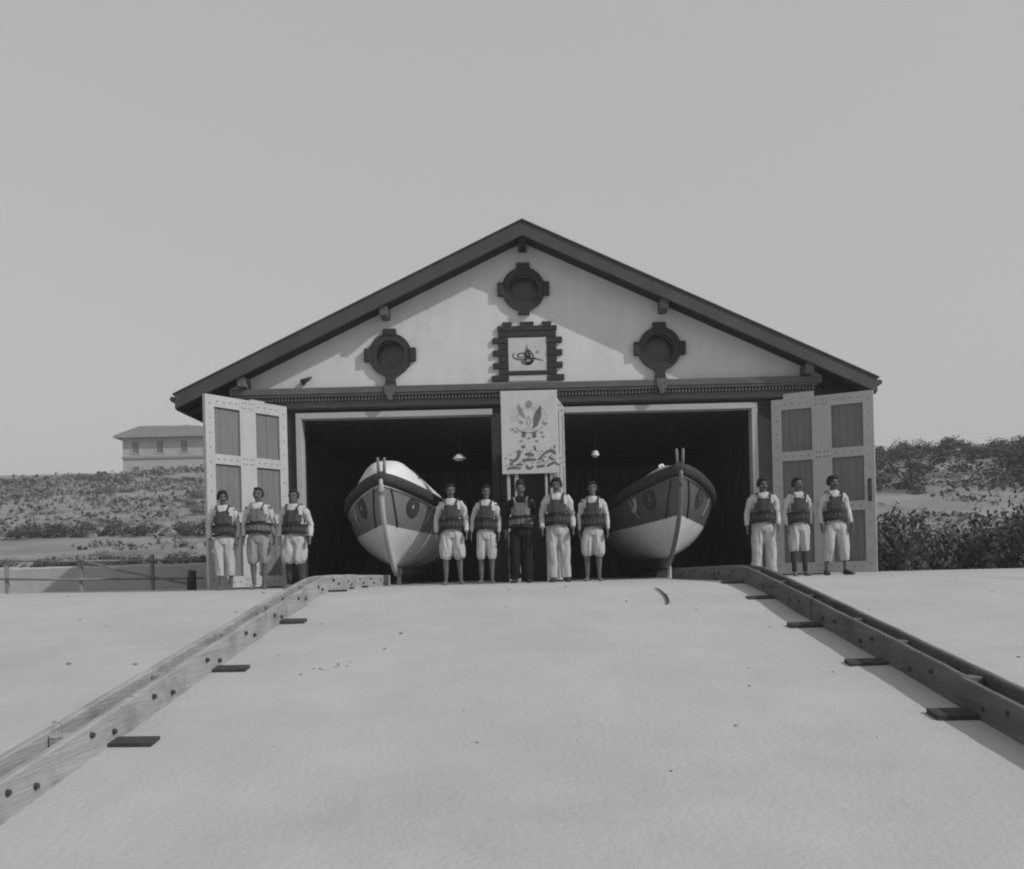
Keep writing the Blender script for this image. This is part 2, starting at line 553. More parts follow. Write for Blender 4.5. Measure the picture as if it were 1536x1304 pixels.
# inscription panel over the pier, framed by toothed stones
pan = bpy.data.objects.new("inscription_panel", None)
COL.objects.link(pan)
pan.parent = house
pan.location = (0.05, 0, 0.055)
def stone(x0, x1, z0, z1, pr):
    bm = bmesh.new()
    box(bm, x0 + 0.003, x1 - 0.003, -pr, -0.002, z0 + 0.003, z1 - 0.003)
    bevel(bm, 0.008)
    obj("frame_stone", bm, M_STONE, pan)
h = 0.117
for i in range(8):
    z0 = ZC + 0.01 + i * h
    lng = i % 2 == 0
    o = 0.68 if i == 0 else (0.655 if lng else 0.545)
    pr = 0.05 if lng else 0.042
    stone(-o, -0.36, z0, z0 + h, pr)
    stone(0.36, o, z0, z0 + h, pr)
zt = ZC + 0.01 + 8 * h
for a, b, t in ((-0.56, -0.46, 0.10), (-0.46, -0.28, 0.175), (-0.28, -0.13, 0.10), (-0.13, 0.13, 0.175), (0.13, 0.28, 0.10), (0.28, 0.46, 0.175), (0.46, 0.56, 0.10)):
    stone(a, b, zt, zt + t, 0.05)
stone(-0.358, 0.358, zt - 0.115, zt, 0.045)
stone(-0.358, 0.358, ZC + 0.125, ZC + 0.20, 0.05)
bm = bmesh.new()
box(bm, -0.358, 0.358, -0.03, -0.001, ZC + 0.205, zt - 0.12)
obj("panel_board", bm, M_SIGN, pan)
bm = bmesh.new()
box(bm, -0.358, 0.358, -0.03, -0.001, ZC + 0.012, ZC + 0.122)
obj("panel_board", bm, M_SIGN, pan)
# flourished calligraphic cipher: sizes read from the picture, 0..1304 over 75 px
def tg(px, py):
    return ((px - 640) / 1304 * 75 / 80.0 * 0.98, ZC + 0.20 + (1150 - py) / 1304 * 75 / 80.0 * 0.99 * 0.80)
bm = bmesh.new()
Y = -0.031
ribbon(bm, [tg(300, 545), tg(245, 620), tg(290, 720), tg(430, 775), tg(600, 760), tg(820, 750), tg(1060, 825)], [.012, .022, .026, .03, .03, .03, .008], Y)
ribbon(bm, [tg(400, 580), tg(375, 640), tg(420, 700), tg(540, 690), tg(600, 600), tg(500, 570), tg(400, 600)], [.03, .03, .02, .02, .02, .03, .03], Y)
for k in range(3):
    x = 585 + 45 * k
    ribbon(bm, [tg(x + 5, 330 + 60 * abs(k - 1) + 40), tg(x, 480), tg(x + 15, 640), tg(x + 40, 780)], [.012, .022, .022, .016], Y)
ribbon(bm, [tg(650, 285), tg(610, 340), tg(640, 420)], [.01, .014, .016], Y)
ribbon(bm, [tg(620, 470), tg(720, 530), tg(775, 640), tg(800, 740), tg(850, 770)], [.03, .034, .034, .03, .012], Y)
for a, b_, c_ in ((480, 560, 700), (520, 640, 770)):
    ribbon(bm, [tg(a, 800), tg(b_ - 40, 890), tg(640, 925), tg(740, 880), tg(790, 790)], [.03, .04, .045, .04, .03], Y)
ribbon(bm, [tg(560, 760), tg(640, 850), tg(740, 800), tg(700, 700), tg(600, 700), tg(560, 780)], .03, Y)
ribbon(bm, [tg(620, 520), tg(560, 600), tg(620, 700), tg(700, 640), tg(660, 560)], .03, Y)
obj("cipher", bm, M_PRINT, pan)
bm = bmesh.new()
blot(bm, [tg(880, 500), tg(930, 480), tg(960, 540), tg(920, 590), tg(870, 560)], Y)
obj("cipher_flower", bm, M_PRINTL, pan)

# small iron hook on the gable
bm = bmesh.new()
tube(bm, [(-4.16, FY - 0.002, 3.83), (-4.16, FY - 0.10, 3.83), (-4.05, FY - 0.14, 3.86), (-3.98, FY - 0.13, 3.90)], [.05, .05, .04, .02], 8, up=Vector((0, 0, 1)))
hp("wall_hook", bm, M_IRON, smooth=True)

# white linings of the two openings
for s in (-1, 1):
    xa, xb = s * OX0, s * OX1
    x0, x1 = min(xa, xb), max(xa, xb)
    f = hbox("door_lining", (x0 - (0.10 if s < 0 else 0.02), x1 + (0.10 if s > 0 else 0.02), FY - 0.05, FY + 0.2, OZ - 0.01, OZ + 0.10), M_FRAMEW)
    hbox("door_post", (s * OX1 - (0.01 if s > 0 else 0.10), s * OX1 + (0.10 if s > 0 else 0.01), FY - 0.052, FY + 0.2, 0.0, OZ - 0.012), M_FRAMEW)
    hbox("door_post", (s * OX0 - (0.13 if s > 0 else 0.005), s * OX0 + (0.005 if s > 0 else 0.13), FY - 0.03, FY + 0.2, 0.0, OZ - 0.012), M_DARKWOOD)

# door leaves
def door(hx, hy, ex, ey, H, W, flip, tab=None, boards=4, handle=False, paint=M_LEAF):
    """leaf from hinge (hx,hy) to free edge (ex,ey); local x along the leaf, front is -y"""
    ang = math.atan2(ey - hy, ex - hx)
    d = bpy.data.objects.new("door", None)
    COL.objects.link(d)
    d.parent = house
    # the front of the leaf must look at the camera side
    if flip:
        d.location = (ex, ey - FY, 0.03)
        d.rotation_euler = (0, 0, ang + pi)
    else:
        d.location = (hx, hy - FY, 0.03)
        d.rotation_euler = (0, 0, ang)
    bm = bmesh.new()
    st, ms = 0.18, 0.34
    xs_ = [(0, st), (W / 2 - ms / 2, W / 2 + ms / 2), (W - st, W)]
    for a, b in xs_:
        box(bm, a, b, -0.035, 0.035, 0, H)
    rails = [(0.0, 0.2), (H * 0.345, H * 0.345 + 0.17), (H * 0.645, H * 0.645 + 0.17), (H - 0.2, H)]
    bays = [(st, W / 2 - ms / 2), (W / 2 + ms / 2, W - st)]
    for a, b in rails:
        for p, q in bays:
            box(bm, p + 0.001, q - 0.001, -0.034, 0.034, a, b)
    obj("door_frame", bm, paint, d)
    for p, q in bays:
        n = boards
        wv = (q - p) / n
        for (a0, a1), (b0, b1) in zip(rails[:-1], rails[1:]):
            for k in range(n):
                bm = bmesh.new()
                dy = random.uniform(0, 0.006)
                box(bm, p + k * wv + 0.002, p + (k + 1) * wv - 0.002, 0.004 + dy, 0.026, a1 + 0.001, b0 - 0.001)
                obj("panel_board", bm, M_PANEL, d)
    for p, q in bays:
        bm = bmesh.new()
        box(bm, p - 0.01, q + 0.01, 0.0275, 0.033, 0.15, H - 0.15)
        obj('panel_backing', bm, M_PANEL, d)
    bm = bmesh.new()
    def bolt(x, z):
        bmesh.ops.create_uvsphere(bm, u_segments=8, v_segments=5, radius=1, matrix=Matrix.Translation((x, -0.036, z)) @ Matrix.Diagonal((0.015, 0.009, 0.015, 1)))
    for a, b in rails:
        zc = (a + b) / 2
        for p, q in bays:
            for k in range(4):
                bolt(p + (q - p) * (k + 0.5) / 4, zc)
        for dx in (-0.1, -0.04, 0.04, 0.1):
            bolt(W / 2 + dx, zc + 0.04); bolt(W / 2 + dx, zc - 0.05)
    for x in (0.09, W - 0.09):
        for k in range(13):
            bolt(x, 0.15 + k * (H - 0.3) / 12)
    b_ = obj("bolt_heads", bm, M_BOLT, d, smooth=True)
    b_["kind"] = "stuff"
    if tab:
        bm = bmesh.new()
        box(bm, tab[0], tab[1], -0.02, 0.03, H + 0.001, H + tab[2])
        obj("top_board", bm, paint, d)
    if handle:
        hxx = 0.09 if flip else W - 0.09
        bm = bmesh.new()
        tube(bm, [(hxx, -0.03, 1.32), (hxx, -0.09, 1.36), (hxx, -0.09, 1.55), (hxx, -0.03, 1.6)], 0.018, 8)
        box(bm, hxx - 0.03, hxx + 0.03, -0.05, -0.036, 1.26, 1.66)
        obj("handle", bm, M_IRON, d)
    return d
d1 = door(-4.47, 17.02, -5.50, 15.62, 3.32, 1.74, True, tab=(0.95, 1.25, 0.03))
d2 = door(4.56, 17.06, 6.20, 16.22, 3.22, 1.78, False, tab=(0.22, 0.75, 0.10), handle=True)
d4 = door(0.66, 17.04, 0.48, 16.02, 3.2, 1.06, True)
# ================================================================== sign on two posts
sg = thing("sign_board", "white board with coat of arms and dark script on posts before the pier", "sign", (0.0375, 15.9, 0))
SX, SZ0, SZ1 = 0.49, 1.88, 3.32
bm = bmesh.new()
box(bm, -SX, SX, -0.02, 0.02, SZ0, SZ1)
bevel(bm, 0.006)
obj("board", bm, M_SIGN, sg)
for x, w, ya in ((-0.385, .028, .022), (0.27, .022, .022), (-0.245, .035, .022), (0.365, .028, .022)):
    bm = bmesh.new()
    box(bm, x - w, x + w, ya, ya + .07, 0, SZ1 - 0.25)
    bevel(bm, 0.008)
    obj("post", bm, M_FRAMEW, sg)
# picture coordinates of the enlarged sign: x 95..885, y 60..1205
def sp(px, py):
    x = -SX + (px - 95) / 790 * 2 * SX
    return (x, SZ1 - (py - 60) / 1145 * (SZ1 - SZ0))
Y = -0.021
bm = bmesh.new()
blot(bm, [sp(640 + a, 430 + b) for a, b in ((-15, -130), (10, -165), (22, -120), (18, -20), (-10, 60), (-40, 120), (-85, 145), (-115, 150), (-90, 100), (-95, 20), (-70, -60))], Y)
for cx, cy, rx, ry in ((410, 665, 28, 42), (555, 672, 30, 42)):
    blot(bm, [sp(cx + rx * cos(a * pi / 6) * (1 + .12 * (a % 3)), cy + ry * sin(a * pi / 6)) for a in range(12)], Y)
obj("arms_flag", bm, M_PRINT, sg)
bm = bmesh.new()
blot(bm, [sp(490 + 46 * cos(a * pi / 8), 248 + 50 * sin(a * pi / 8)) for a in range(16)], Y)
blot(bm, [sp(*p) for p in ((330, 250), (375, 290), (410, 360), (440, 435), (400, 430), (350, 370), (335, 310))], Y)
blot(bm, [sp(*p) for p in ((345, 470), (400, 480), (410, 515), (360, 520))], Y)
blot(bm, [sp(*p) for p in ((670, 480), (750, 520), (720, 545), (675, 525))], Y)
for a in range(-8, 9):
    t = pi / 2 + a * 0.19
    r0, r1 = 225, 262 + 16 * (a % 2)
    if abs(a) > 2:
        ribbon(bm, [sp(490 + r0 * cos(t), 470 - r0 * 1.0 * sin(t)), sp(490 + r1 * cos(t), 470 - r1 * 1.0 * sin(t))], .008, Y, sub=2)
for k in range(26):
    a = pi * (0.03 + 0.94 * k / 25)
    ribbon(bm, [sp(490 + 150 * cos(a), 480 - 165 * sin(a)), sp(490 + (196 + 14 * (k % 2)) * cos(a), 480 - (208 + 14 * (k % 2)) * sin(a))], .0045, Y, sub=2)
for k in range(9):
    ribbon(bm, [sp(395 + 24 * k, 560 + 10 * abs(k - 4)), sp(385 + 26 * k, 600 + 8 * abs(k - 4))], .006, Y, sub=2)
for cx, cy in ((300, 625), (660, 640), (480, 715), (370, 755), (680, 700), (250, 590), (590, 760)):
    blot(bm, [sp(cx + 26 * cos(a * pi / 4), cy + 17 * sin(a * pi / 4)) for a in range(8)], Y)
ribbon(bm, [sp(300, 560), sp(370, 620), sp(480, 640), sp(600, 620), sp(680, 560)], .014, Y)
ribbon(bm, [sp(480, 420), sp(450, 480), sp(480, 540), sp(510, 480), sp(480, 420)], .012, Y)
obj("arms_emblem", bm, M_PRINTL, sg)
bm = bmesh.new()
S = lambda pts, w: ribbon(bm, [sp(*p) for p in pts], [q * 1.3 for q in w], Y)
S([(840, 950), (820, 910), (770, 895), (690, 935), (640, 990), (600, 1020)], [.02, .045, .04, .03, .034, .026])
S([(750, 975), (800, 1010), (830, 1010)], [.02, .036, .014])
S([(650, 1015), (680, 1040)], [.026, .026])
S([(420, 940), (480, 935), (540, 958)], [.03, .05, .03])
S([(575, 1015), (480, 1012), (380, 1020)], [.026, .036, .04])
S([(330, 880), (335, 930), (310, 990), (255, 1025), (205, 1000)], [.05, .05, .034, .04, .014])
S([(550, 820), (570, 890)], [.022, .026])
S([(835, 820), (835, 870)], [.022, .018])
blot(bm, [sp(400 + 30 * cos(a * pi / 4), 832 + 24 * sin(a * pi / 4)) for a in range(8)], Y)
S([(170, 1130), (250, 1118), (360, 1128)], [.03, .038, .02])
S([(290, 1085), (340, 1075), (385, 1080)], [.02, .034, .02])
blot(bm, [sp(225 + 26 * cos(a * pi / 4), 1065 + 22 * sin(a * pi / 4)) for a in range(8)], Y)
S([(435, 1080), (450, 1120), (490, 1130), (535, 1100)], [.018, .034, .036, .018])
S([(580, 1112), (690, 1100)], [.038, .034])
S([(725, 1108), (775, 1080), (820, 1060), (860, 1075), (885, 1095)], [.03, .034, .034, .022, .02])
for px, py, l, a in ((150, 990, 40, .3), (215, 940, 26, 1.3), (270, 905, 22, .9), (380, 900, 34, -.4), (440, 880, 26, .2), (500, 890, 30, -.2), (600, 900, 34, 1.2), (625, 945, 24, .5), (700, 985, 40, -.3), (740, 1030, 44, .2), (610, 1060, 60, -.1), (410, 1060, 40, .5), (160, 1085, 30, .1), (700, 1060, 46, .15), (840, 1030, 30, 1.1), (300, 1010, 30, .2), (520, 1060, 24, -.7), (790, 960, 26, -1.1), (560, 870, 20, .1), (470, 980, 44, .05), (260, 1085, 22, .8), (655, 900, 30, -.8), (780, 860, 22, .4), (350, 1045, 30, -.3)):
    ribbon(bm, [sp(px - l * cos(a) / 2, py + l * sin(a) / 2), sp(px, py - 6), sp(px + l * cos(a) / 2, py - l * sin(a) / 2)], [.006, .015, .008], Y, sub=3)
obj("script_lettering", bm, M_PRINT, sg)

# hanging lamps seen inside
for x, lab in ((-1.30, "white saucer lamp hanging in the opening beside the rounded white boat deck"), (1.30, "white saucer lamp hanging in the opening to the right of the painted sign")):
    lp = thing("hanging_lamp", lab, "lamp", (x, 17.55, 2.42), group="lamps hanging inside the boathouse")
    bm = bmesh.new()
    rr = 0.14 if x < 0 else 0.085
    bmesh.ops.create_cone(bm, cap_ends=False, segments=20, radius1=rr, radius2=0.05, depth=0.09, matrix=Matrix.Translation((0, 0, 0)))
    obj("lamp_shade", bm, M_LAMP, lp, smooth=True)
    bm = bmesh.new()
    ellip(bm, Vector((0, 0, -0.035)), (rr * 0.75, rr * 0.75, 0.05))
    obj("lamp_globe", bm, M_LAMP, lp, smooth=True)
    bm = bmesh.new()
    tube(bm, [(0, 0, 0.04), (0, 0, 1.079)], 0.004, 6)
    obj("lamp_rod", bm, M_IRON, lp)

# ================================================================== slipway tracks
def track(xc, sgn, paint, label, spacers, sleepers):
    """xc: inner beam centre line; sgn: +1 outer beam lies at larger x"""
    t = thing("slipway_track", label, "slipway track", (xc, 0, 0), group="slipway tracks leading to the boathouse")
    cuts = [-1.5, 2.3, 5.5, 8.35, 12.1, 16.15]
    for off, sh_ in ((0.0, 0.0), (0.165 * sgn, 0.55)):
        cc = [cuts[0]] + [c - sh_ for c in cuts[1:-1]] + [cuts[-1]]
        for ya, yb in zip(cc[:-1], cc[1:]):
            bm = bmesh.new()
            rings = []
            n = max(4, int((yb - ya) / 0.14))
            jx, jz = random.uniform(-.005, .005), random.uniform(-.006, .006)
            for i in range(n + 1):
                y = ya + 0.003 + (yb - ya - 0.006) * i / n
                sl_ = ramp(y)
                nz = noise.noise(Vector((y * 1.3, off * 9, xc))) * .006 + noise.noise(Vector((y * 7, off * 9 + 5, xc))) * .004
                top = 0.193 + sl_ + jz - (0.012 * smooth(12, 16, y)) + nz
                bot = sl_ - 0.12
                w = 0.024 + 0.003 * noise.noise(Vector((y * 2.1, 4, off * 5)))
                ox = off + jx + 0.006 * noise.noise(Vector((y * .6, 8, off * 7 + xc)))
                rings.append([bm.verts.new((ox + dx, y, z)) for dx, z in ((-w, bot), (-w, top - 0.010), (-w + 0.009, top), (w - 0.009, top), (w, top - 0.010), (w, bot))])
            for p_, q_ in zip(rings[:-1], rings[1:]):
                for k in range(6):
                    l = (k + 1) % 6
                    bm.faces.new((p_[k], p_[l], q_[l], q_[k]))
            bm.faces.new(rings[0]); bm.faces.new(rings[-1])
            obj("beam", bm, paint, t)
    for y in spacers:
        bm = bmesh.new()
        zz = ramp(y)
        a, b = sorted((0.026 * sgn, 0.139 * sgn))
        box(bm, a, b, y - 0.06, y + 0.06, zz - 0.05, zz + 0.165)
        bevel(bm, 0.008)
        obj("spacer_block", bm, paint, t)
    for y, ln in sleepers:
        bm = bmesh.new()
        zz = ramp(y)
        a, b = sorted((-ln * sgn, 0.23 * sgn))
        box(bm, a, b, y - 0.105, y + 0.105, zz - 0.13, zz + random.uniform(.020, .034))
        bevel(bm, 0.035, 3)
        tw_ = random.uniform(-.05, .05)
        for v in bm.verts:
            v.co.y += v.co.x * tw_ + 0.01 * noise.noise(v.co * 9)
            v.co.z += 0.006 * noise.noise(v.co * 11)
        sh = (zz - ramp(y - 0.1)) / 0.1
        for v in bm.verts:
            v.co.z += (v.co.y - y) * sh
        obj("sleeper", bm, M_SLEEPER, t)
    bm = bmesh.new()
    y = 0.6
    k = 0
    while y < 16.0:
        zz = ramp(y)
        for off in (-0.024 * sgn, 0.165 * sgn - 0.024 * sgn):
            bmesh.ops.create_cone(bm, cap_ends=True, segments=8, radius1=0.018, radius2=0.014, depth=0.02,
                                  matrix=Matrix.Translation((off - 0.006 * sgn, y, zz + (0.07 if k % 2 else 0.12) + random.uniform(-.015, .015))) @ Matrix.Rotation(R(90) * -sgn, 4, 'Y'))
        y += (0.27 if k % 2 == 0 else 0.62) + random.uniform(-.06, .06)
        k += 1
    obj("bolt_heads", bm, M_IRON, t, kind="stuff")
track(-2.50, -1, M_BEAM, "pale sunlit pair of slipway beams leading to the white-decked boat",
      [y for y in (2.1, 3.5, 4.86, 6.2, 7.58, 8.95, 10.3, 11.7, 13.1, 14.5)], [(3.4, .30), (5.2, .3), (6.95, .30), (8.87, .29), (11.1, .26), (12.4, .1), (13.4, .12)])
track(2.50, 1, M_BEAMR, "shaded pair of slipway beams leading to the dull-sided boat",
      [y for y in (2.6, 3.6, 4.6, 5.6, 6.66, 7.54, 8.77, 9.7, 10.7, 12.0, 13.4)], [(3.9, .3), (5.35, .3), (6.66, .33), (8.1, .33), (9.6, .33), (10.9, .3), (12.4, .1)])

# twig and scrap on the slipway
tw = bmesh.new()
pts = [(1.37 + 0.03 * noise.noise(Vector((k * .5, 3, 0))) - k * 0.004 + 0.05 * sin(k * .4), 10.45 - k * 0.135, 0) for k in range(9)]
tube(tw, [(x, y, ground_z(x, y) + 0.014) for x, y, _ in pts], [.006, .008, .009, .010, .012, .014, .014, .013, .009], 6, up=Vector((0, 0, 1)))
tag(obj("stick", tw, M_SLEEPER, smooth=True), "thin dark crooked stick lying on the sand below the crest", "stick")

# ================================================================== lifeboats
L_ = 8.4
ZK = 0.34
def zw(p):
    return 0.92 + 0.14 * abs(1 - 2 * p) ** 4
def sheer(p):
    return 1.40 + 0.46 * abs(1 - 2 * p) ** 2.2
def stem_y(z):
    t = max(0.0, min(1.0, (z - ZK) / (1.86 - ZK)))
    return 1.35 * (1 - t) ** 2.5
def hull(p, z, side):
    """point of the hull skin at length fraction p and height z"""
    zs = sheer(p)
    w = max(0.0, min(1.0, (z - ZK) / (zs - ZK)))
    e = abs(1 - 2 * p)
    bb = 1.03 * (1 - e ** 2.7) ** 0.78
    f = 1 - e ** 4
    vshape = w ** 0.85
    rnd_ = (1 - (1 - w) ** 2.4) ** 0.62
    x = bb * (vshape * (1 - f) + rnd_ * f) + 0.018
    ys = stem_y(z)
    y = ys + (L_ - 2 * ys) * p
    return Vector((side * x, y, z))

def plist(n=44):
    return [0.5 - 0.5 * cos(pi * i / n) for i in range(n + 1)]

def skin(zs_fn, m, name, parent):
    bm = bmesh.new()
    ps = plist()
    for side in (-1, 1):
        g = [[bm.verts.new(hull(p, z, side)) for z in zs_fn(p)] for p in ps]
        for i in range(len(g) - 1):
            for j in range(len(g[0]) - 1):
                bm.faces.new((g[i][j], g[i + 1][j], g[i + 1][j + 1], g[i][j + 1]))
    return obj(name, bm, m, parent, smooth=True)

def patch(parent, m, name, side, p0, z0, shape, off):
    """thin painted shape hugging the hull; shape = list of (dp metres along, dz)"""
    bm = bmesh.new()
    n = Vector((side, -0.35, 0.1)).normalized() * off
    c = bm.verts.new(hull(p0, z0, side) + n)
    vs = [bm.verts.new(hull(p0 + a / L_, z0 + b, side) + n) for a, b in shape]
    for i in range(len(vs)):
        bm.faces.new((c, vs[i], vs[(i + 1) % len(vs)]))
    return obj(name, bm, m, parent, smooth=True)

def lifeboat(x, y, rz, label, dull):
    b = thing("lifeboat", label, "lifeboat", (x, y, 0.03 if dull else -0.01), rz, group="lifeboats in the boathouse")
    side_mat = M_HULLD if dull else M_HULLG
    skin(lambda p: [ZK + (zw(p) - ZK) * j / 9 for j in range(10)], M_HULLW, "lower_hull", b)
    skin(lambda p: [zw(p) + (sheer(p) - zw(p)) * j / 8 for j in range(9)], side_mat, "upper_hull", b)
    ps = plist()
    # gunwale fender and a thin rubbing strip
    for side in (-1, 1):
        bm = bmesh.new()
        pp = [hull(p, sheer(p) - 0.05, side) + Vector((side * 0.03, 0, 0)) for p in ps]
        pp[0] = hull(0, sheer(0) - 0.05, side) + Vector((0, -0.03, 0))
        tube(bm, pp, [(0.065, 0.10)] * len(pp), 10, up=Vector((0, 0, 1)))
        obj("fender", bm, M_FENDER, b, smooth=True)
        bm = bmesh.new()
        pp = [hull(p, sheer(p) - 0.17, side) + Vector((side * 0.01, 0, 0)) for p in ps]
        tube(bm, pp, 0.018, 6, up=Vector((0, 0, 1)))
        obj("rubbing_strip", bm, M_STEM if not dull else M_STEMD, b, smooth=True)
    # turtle decks at both ends, dark well between
    for end in (0, 1):
        bm = bmesh.new()
        rows = []
        for i in range(15):
            q = 0.006 + 0.305 * i / 14
            p = q if end == 0 else 1 - q
            hw = hull(p, sheer(p), 1)
            rise = (0.50 if not dull else 0.24) * smooth(-0.02, 0.10, q) + 0.02
            row = []
            for j in range(13):
                a = -1 + 2 * j / 12
                row.append(bm.verts.new((hw.x * a, hw.y, hw.z + rise * (1 - abs(a) ** 3.2))))
            rows.append(row)
        for i in range(14):
            for j in range(12):
                bm.faces.new((rows[i][j], rows[i + 1][j], rows[i + 1][j + 1], rows[i][j + 1]))
        bm.faces.new(rows[-1] if end == 0 else list(reversed(rows[-1])))
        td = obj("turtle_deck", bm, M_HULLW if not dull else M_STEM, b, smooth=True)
        if end == 0:
            bm = bmesh.new()
            for j in range(7):
                v = rows and None
            for k in range(9):
                a = 0.12 + 0.085 * k
                q = 0.19 - 0.008 * k
                hw = hull(q, sheer(q), 1)
                rise = (0.50 if not dull else 0.24) * smooth(-0.02, 0.10, q) + 0.02
                c = Vector((hw.x * a, hw.y, hw.z + rise * (1 - a ** 3.2) + 0.012))
                ellip(bm, c, (0.03, 0.03, 0.022), 8, 5)
            obj("deck_studs", bm, M_FENDER, td, smooth=True)
    bm = bmesh.new()
    rows = []
    for i in range(13):
        p = 0.29 + 0.42 * i / 12
        hw = hull(p, sheer(p) - 0.28, 1)
        rows.append([bm.verts.new((hw.x * a, hw.y, hw.z)) for a in (-1, 0, 1)])
    for i in range(12):
        for j in range(2):
            bm.faces.new((rows[i][j], rows[i + 1][j], rows[i + 1][j + 1], rows[i][j + 1]))
    obj("well_deck", bm, M_FENDER, b)
    # stems and keel
    bm = bmesh.new()
    zz = [1.80 - (1.80 - ZK) * i / 16 for i in range(17)]
    pts = [(0, stem_y(z) - 0.03, z) for z in zz] + [(0, 1.7, 0.26), (0, 2.6, 0.25), (0, 5.6, 0.25), (0, L_ - 1.7, 0.26)] + [(0, L_ - stem_y(z) + 0.03, z) for z in reversed(zz)]
    tube(bm, pts, [(0.042, 0.06)] * 17 + [(0.06, 0.10)] * 4 + [(0.042, 0.06)] * 17, 8, up=Vector((0, -0.2, 0.98)))
    obj("stem", bm, M_STEM if not dull else M_STEMD, b, smooth=True)
    # bitts at the stem head
    for s in (-1, 1):
        bm = bmesh.new()
        tube(bm, [(s * 0.045, 0.04, 1.82), (s * 0.05, 0.035, 2.02), (s * 0.056, 0.03, 2.17)], [.030, .026, .022], 8)
        obj("stem_bitt", bm, M_STEMD, b, smooth=True)
    bm = bmesh.new()
    ellip(bm, Vector((0, 0.05, 1.83)), (0.11, 0.13, 0.11))
    obj("stem_cap", bm, M_FENDER, b, smooth=True)
    if dull:
        bm = bmesh.new()
        tube(bm, [(-0.26, .62, 1.80), (-0.26, .62, 1.96), (-0.22, .65, 1.97), (-0.18, .65, 1.92)], .028, 8)
        obj("fairlead", bm, M_HULLW, b, smooth=True)
    # roundels on both bows
    p0, z0 = 0.080, 1.37
    for side in (-1, 1):
        P = 0.185
        out = [(P * cos(a * pi / 14), P * 0.98 * sin(a * pi / 14)) for a in range(28)]
        r0 = patch(b, M_EMB, "roundel", side, p0, z0, out, 0.012)
        patch(r0, M_HULLD, "roundel_ring", side, p0, z0, [(a * 0.60, c * 0.60) for a, c in out], 0.018)
        patch(r0, M_EMB, "roundel_disc", side, p0, z0, [(a * 0.50, c * 0.50) for a, c in out], 0.024)
        patch(r0, M_EMBL if not dull else M_HULLG, "roundel_mark", side, p0 - 0.004, z0, [(a * 0.14, c * 0.2) for a, c in out], 0.030)
        if side < 0:
            # pale crescent figure painted aft of the roundel on the shaded bow
            cr = [(0.42 + 0.17 * cos(a), 0.17 * sin(a)) for a in [R(t) for t in range(60, 301, 20)]] + [(0.47 + 0.11 * cos(a), 0.12 * sin(a)) for a in [R(t) for t in range(290, 69, -20)]]
            bm = bmesh.new()
            nn = Vector((side, -0.35, 0.1)).normalized() * 0.014
            vs = [bm.verts.new(hull(p0 + (a - 0.05) / L_ + 0.022, z0 - 0.02 + c, side) + nn) for a, c in cr]
            k = len(vs)
            for i in range(k // 2 - 1):
                bm.faces.new((vs[i], vs[i + 1], vs[k - 2 - i], vs[k - 1 - i]))
            obj("painted_crescent", bm, M_EMBL, b)
    # grab ropes and straps over the hull
    def rope(side, pz, m, r=0.011):
        bm = bmesh.new()
        tube(bm, [hull(p, z, side) + Vector((side * 0.012, -0.006, 0)) for p, z in pz], r, 6, up=Vector((0, 0, 1)))
        obj("grab_rope", bm, m, b, smooth=True)
    for side in (-1, 1):
        rope(side, [(0.012 + 0.022 * t / 8, sheer(0.02) - 0.12 - t * 0.085) for t in range(9)], M_FENDER, 0.012)
        rope(side, [(0.165 - 0.005 * t, sheer(0.165) - 0.12 - t * 0.058) for t in range(8)], M_ROPE)
    return b
boatA = lifeboat(-2.47, 15.36, R(0.8), "round-decked lifeboat with sunlit white turtle deck and dark bow roundel", False)
boatB = lifeboat(2.56, 15.45, R(-0.6), "flat-decked lifeboat with dull dark side and white bottom", True)

for bx, lab in ((-2.47, "dark timber keel blocks under the round-decked lifeboat"), (2.61, "dark timber keel blocks under the flat-decked lifeboat")):
    k = thing("keel_block", lab, "keel blocks", (bx, 0, 0), group="keel blocks under the lifeboats")
    for y in (17.9, 19.9, 21.9):
        bm = bmesh.new()
        box(bm, -0.16, 0.16, y - 0.12, y + 0.12, 0.01, 0.155)
        bevel(bm, 0.01)
        obj("block", bm, M_SLEEPER, k)
    bm = bmesh.new()
    tube(bm, [(0.0, 17.25, 0.0), (0.01, 17.22, 0.14), (0.0, 17.2, 0.26)], [.05, .035, .03], 8)
    obj("prop", bm, M_STEM, k)

# ================================================================== crew
def evaluated(name, bm, voxel, deci, m, parent, fold=0.0, fs=(9, 9, 2.2), smooth_it=4):
    me = bpy.data.meshes.new(name)
    bmesh.ops.recalc_face_normals(bm, faces=bm.faces)
    bm.to_mesh(me); bm.free()
    t = bpy.data.objects.new("tmp", me)
    COL.objects.link(t)
    md = t.modifiers.new("r", 'REMESH'); md.mode = 'VOXEL'; md.voxel_size = voxel; md.use_smooth_shade = True
    if smooth_it:
        sm = t.modifiers.new("s", 'SMOOTH'); sm.factor = 0.5; sm.iterations = smooth_it
    if deci < 1:
        dc = t.modifiers.new("d", 'DECIMATE'); dc.ratio = deci
    dg = bpy.context.evaluated_depsgraph_get()
    out = bpy.data.meshes.new_from_object(t.evaluated_get(dg))
    bpy.data.objects.remove(t); bpy.data.meshes.remove(me)
    out.name = name
    if fold:
        ph = random.uniform(0, 50)
        nr = [v.normal.copy() for v in out.vertices]
        for v, n in zip(out.vertices, nr):
            q = Vector((v.co.x * fs[0], v.co.y * fs[1], v.co.z * fs[2] + v.co.x * 4)) + Vector((ph, 0, 0))
            v.co += n * (fold * noise.noise(q) + fold * 0.5 * noise.noise(q * 2.3))
    for p in out.polygons:
        p.use_smooth = True
    out.materials.clear()
    return link(name, out, m, parent)

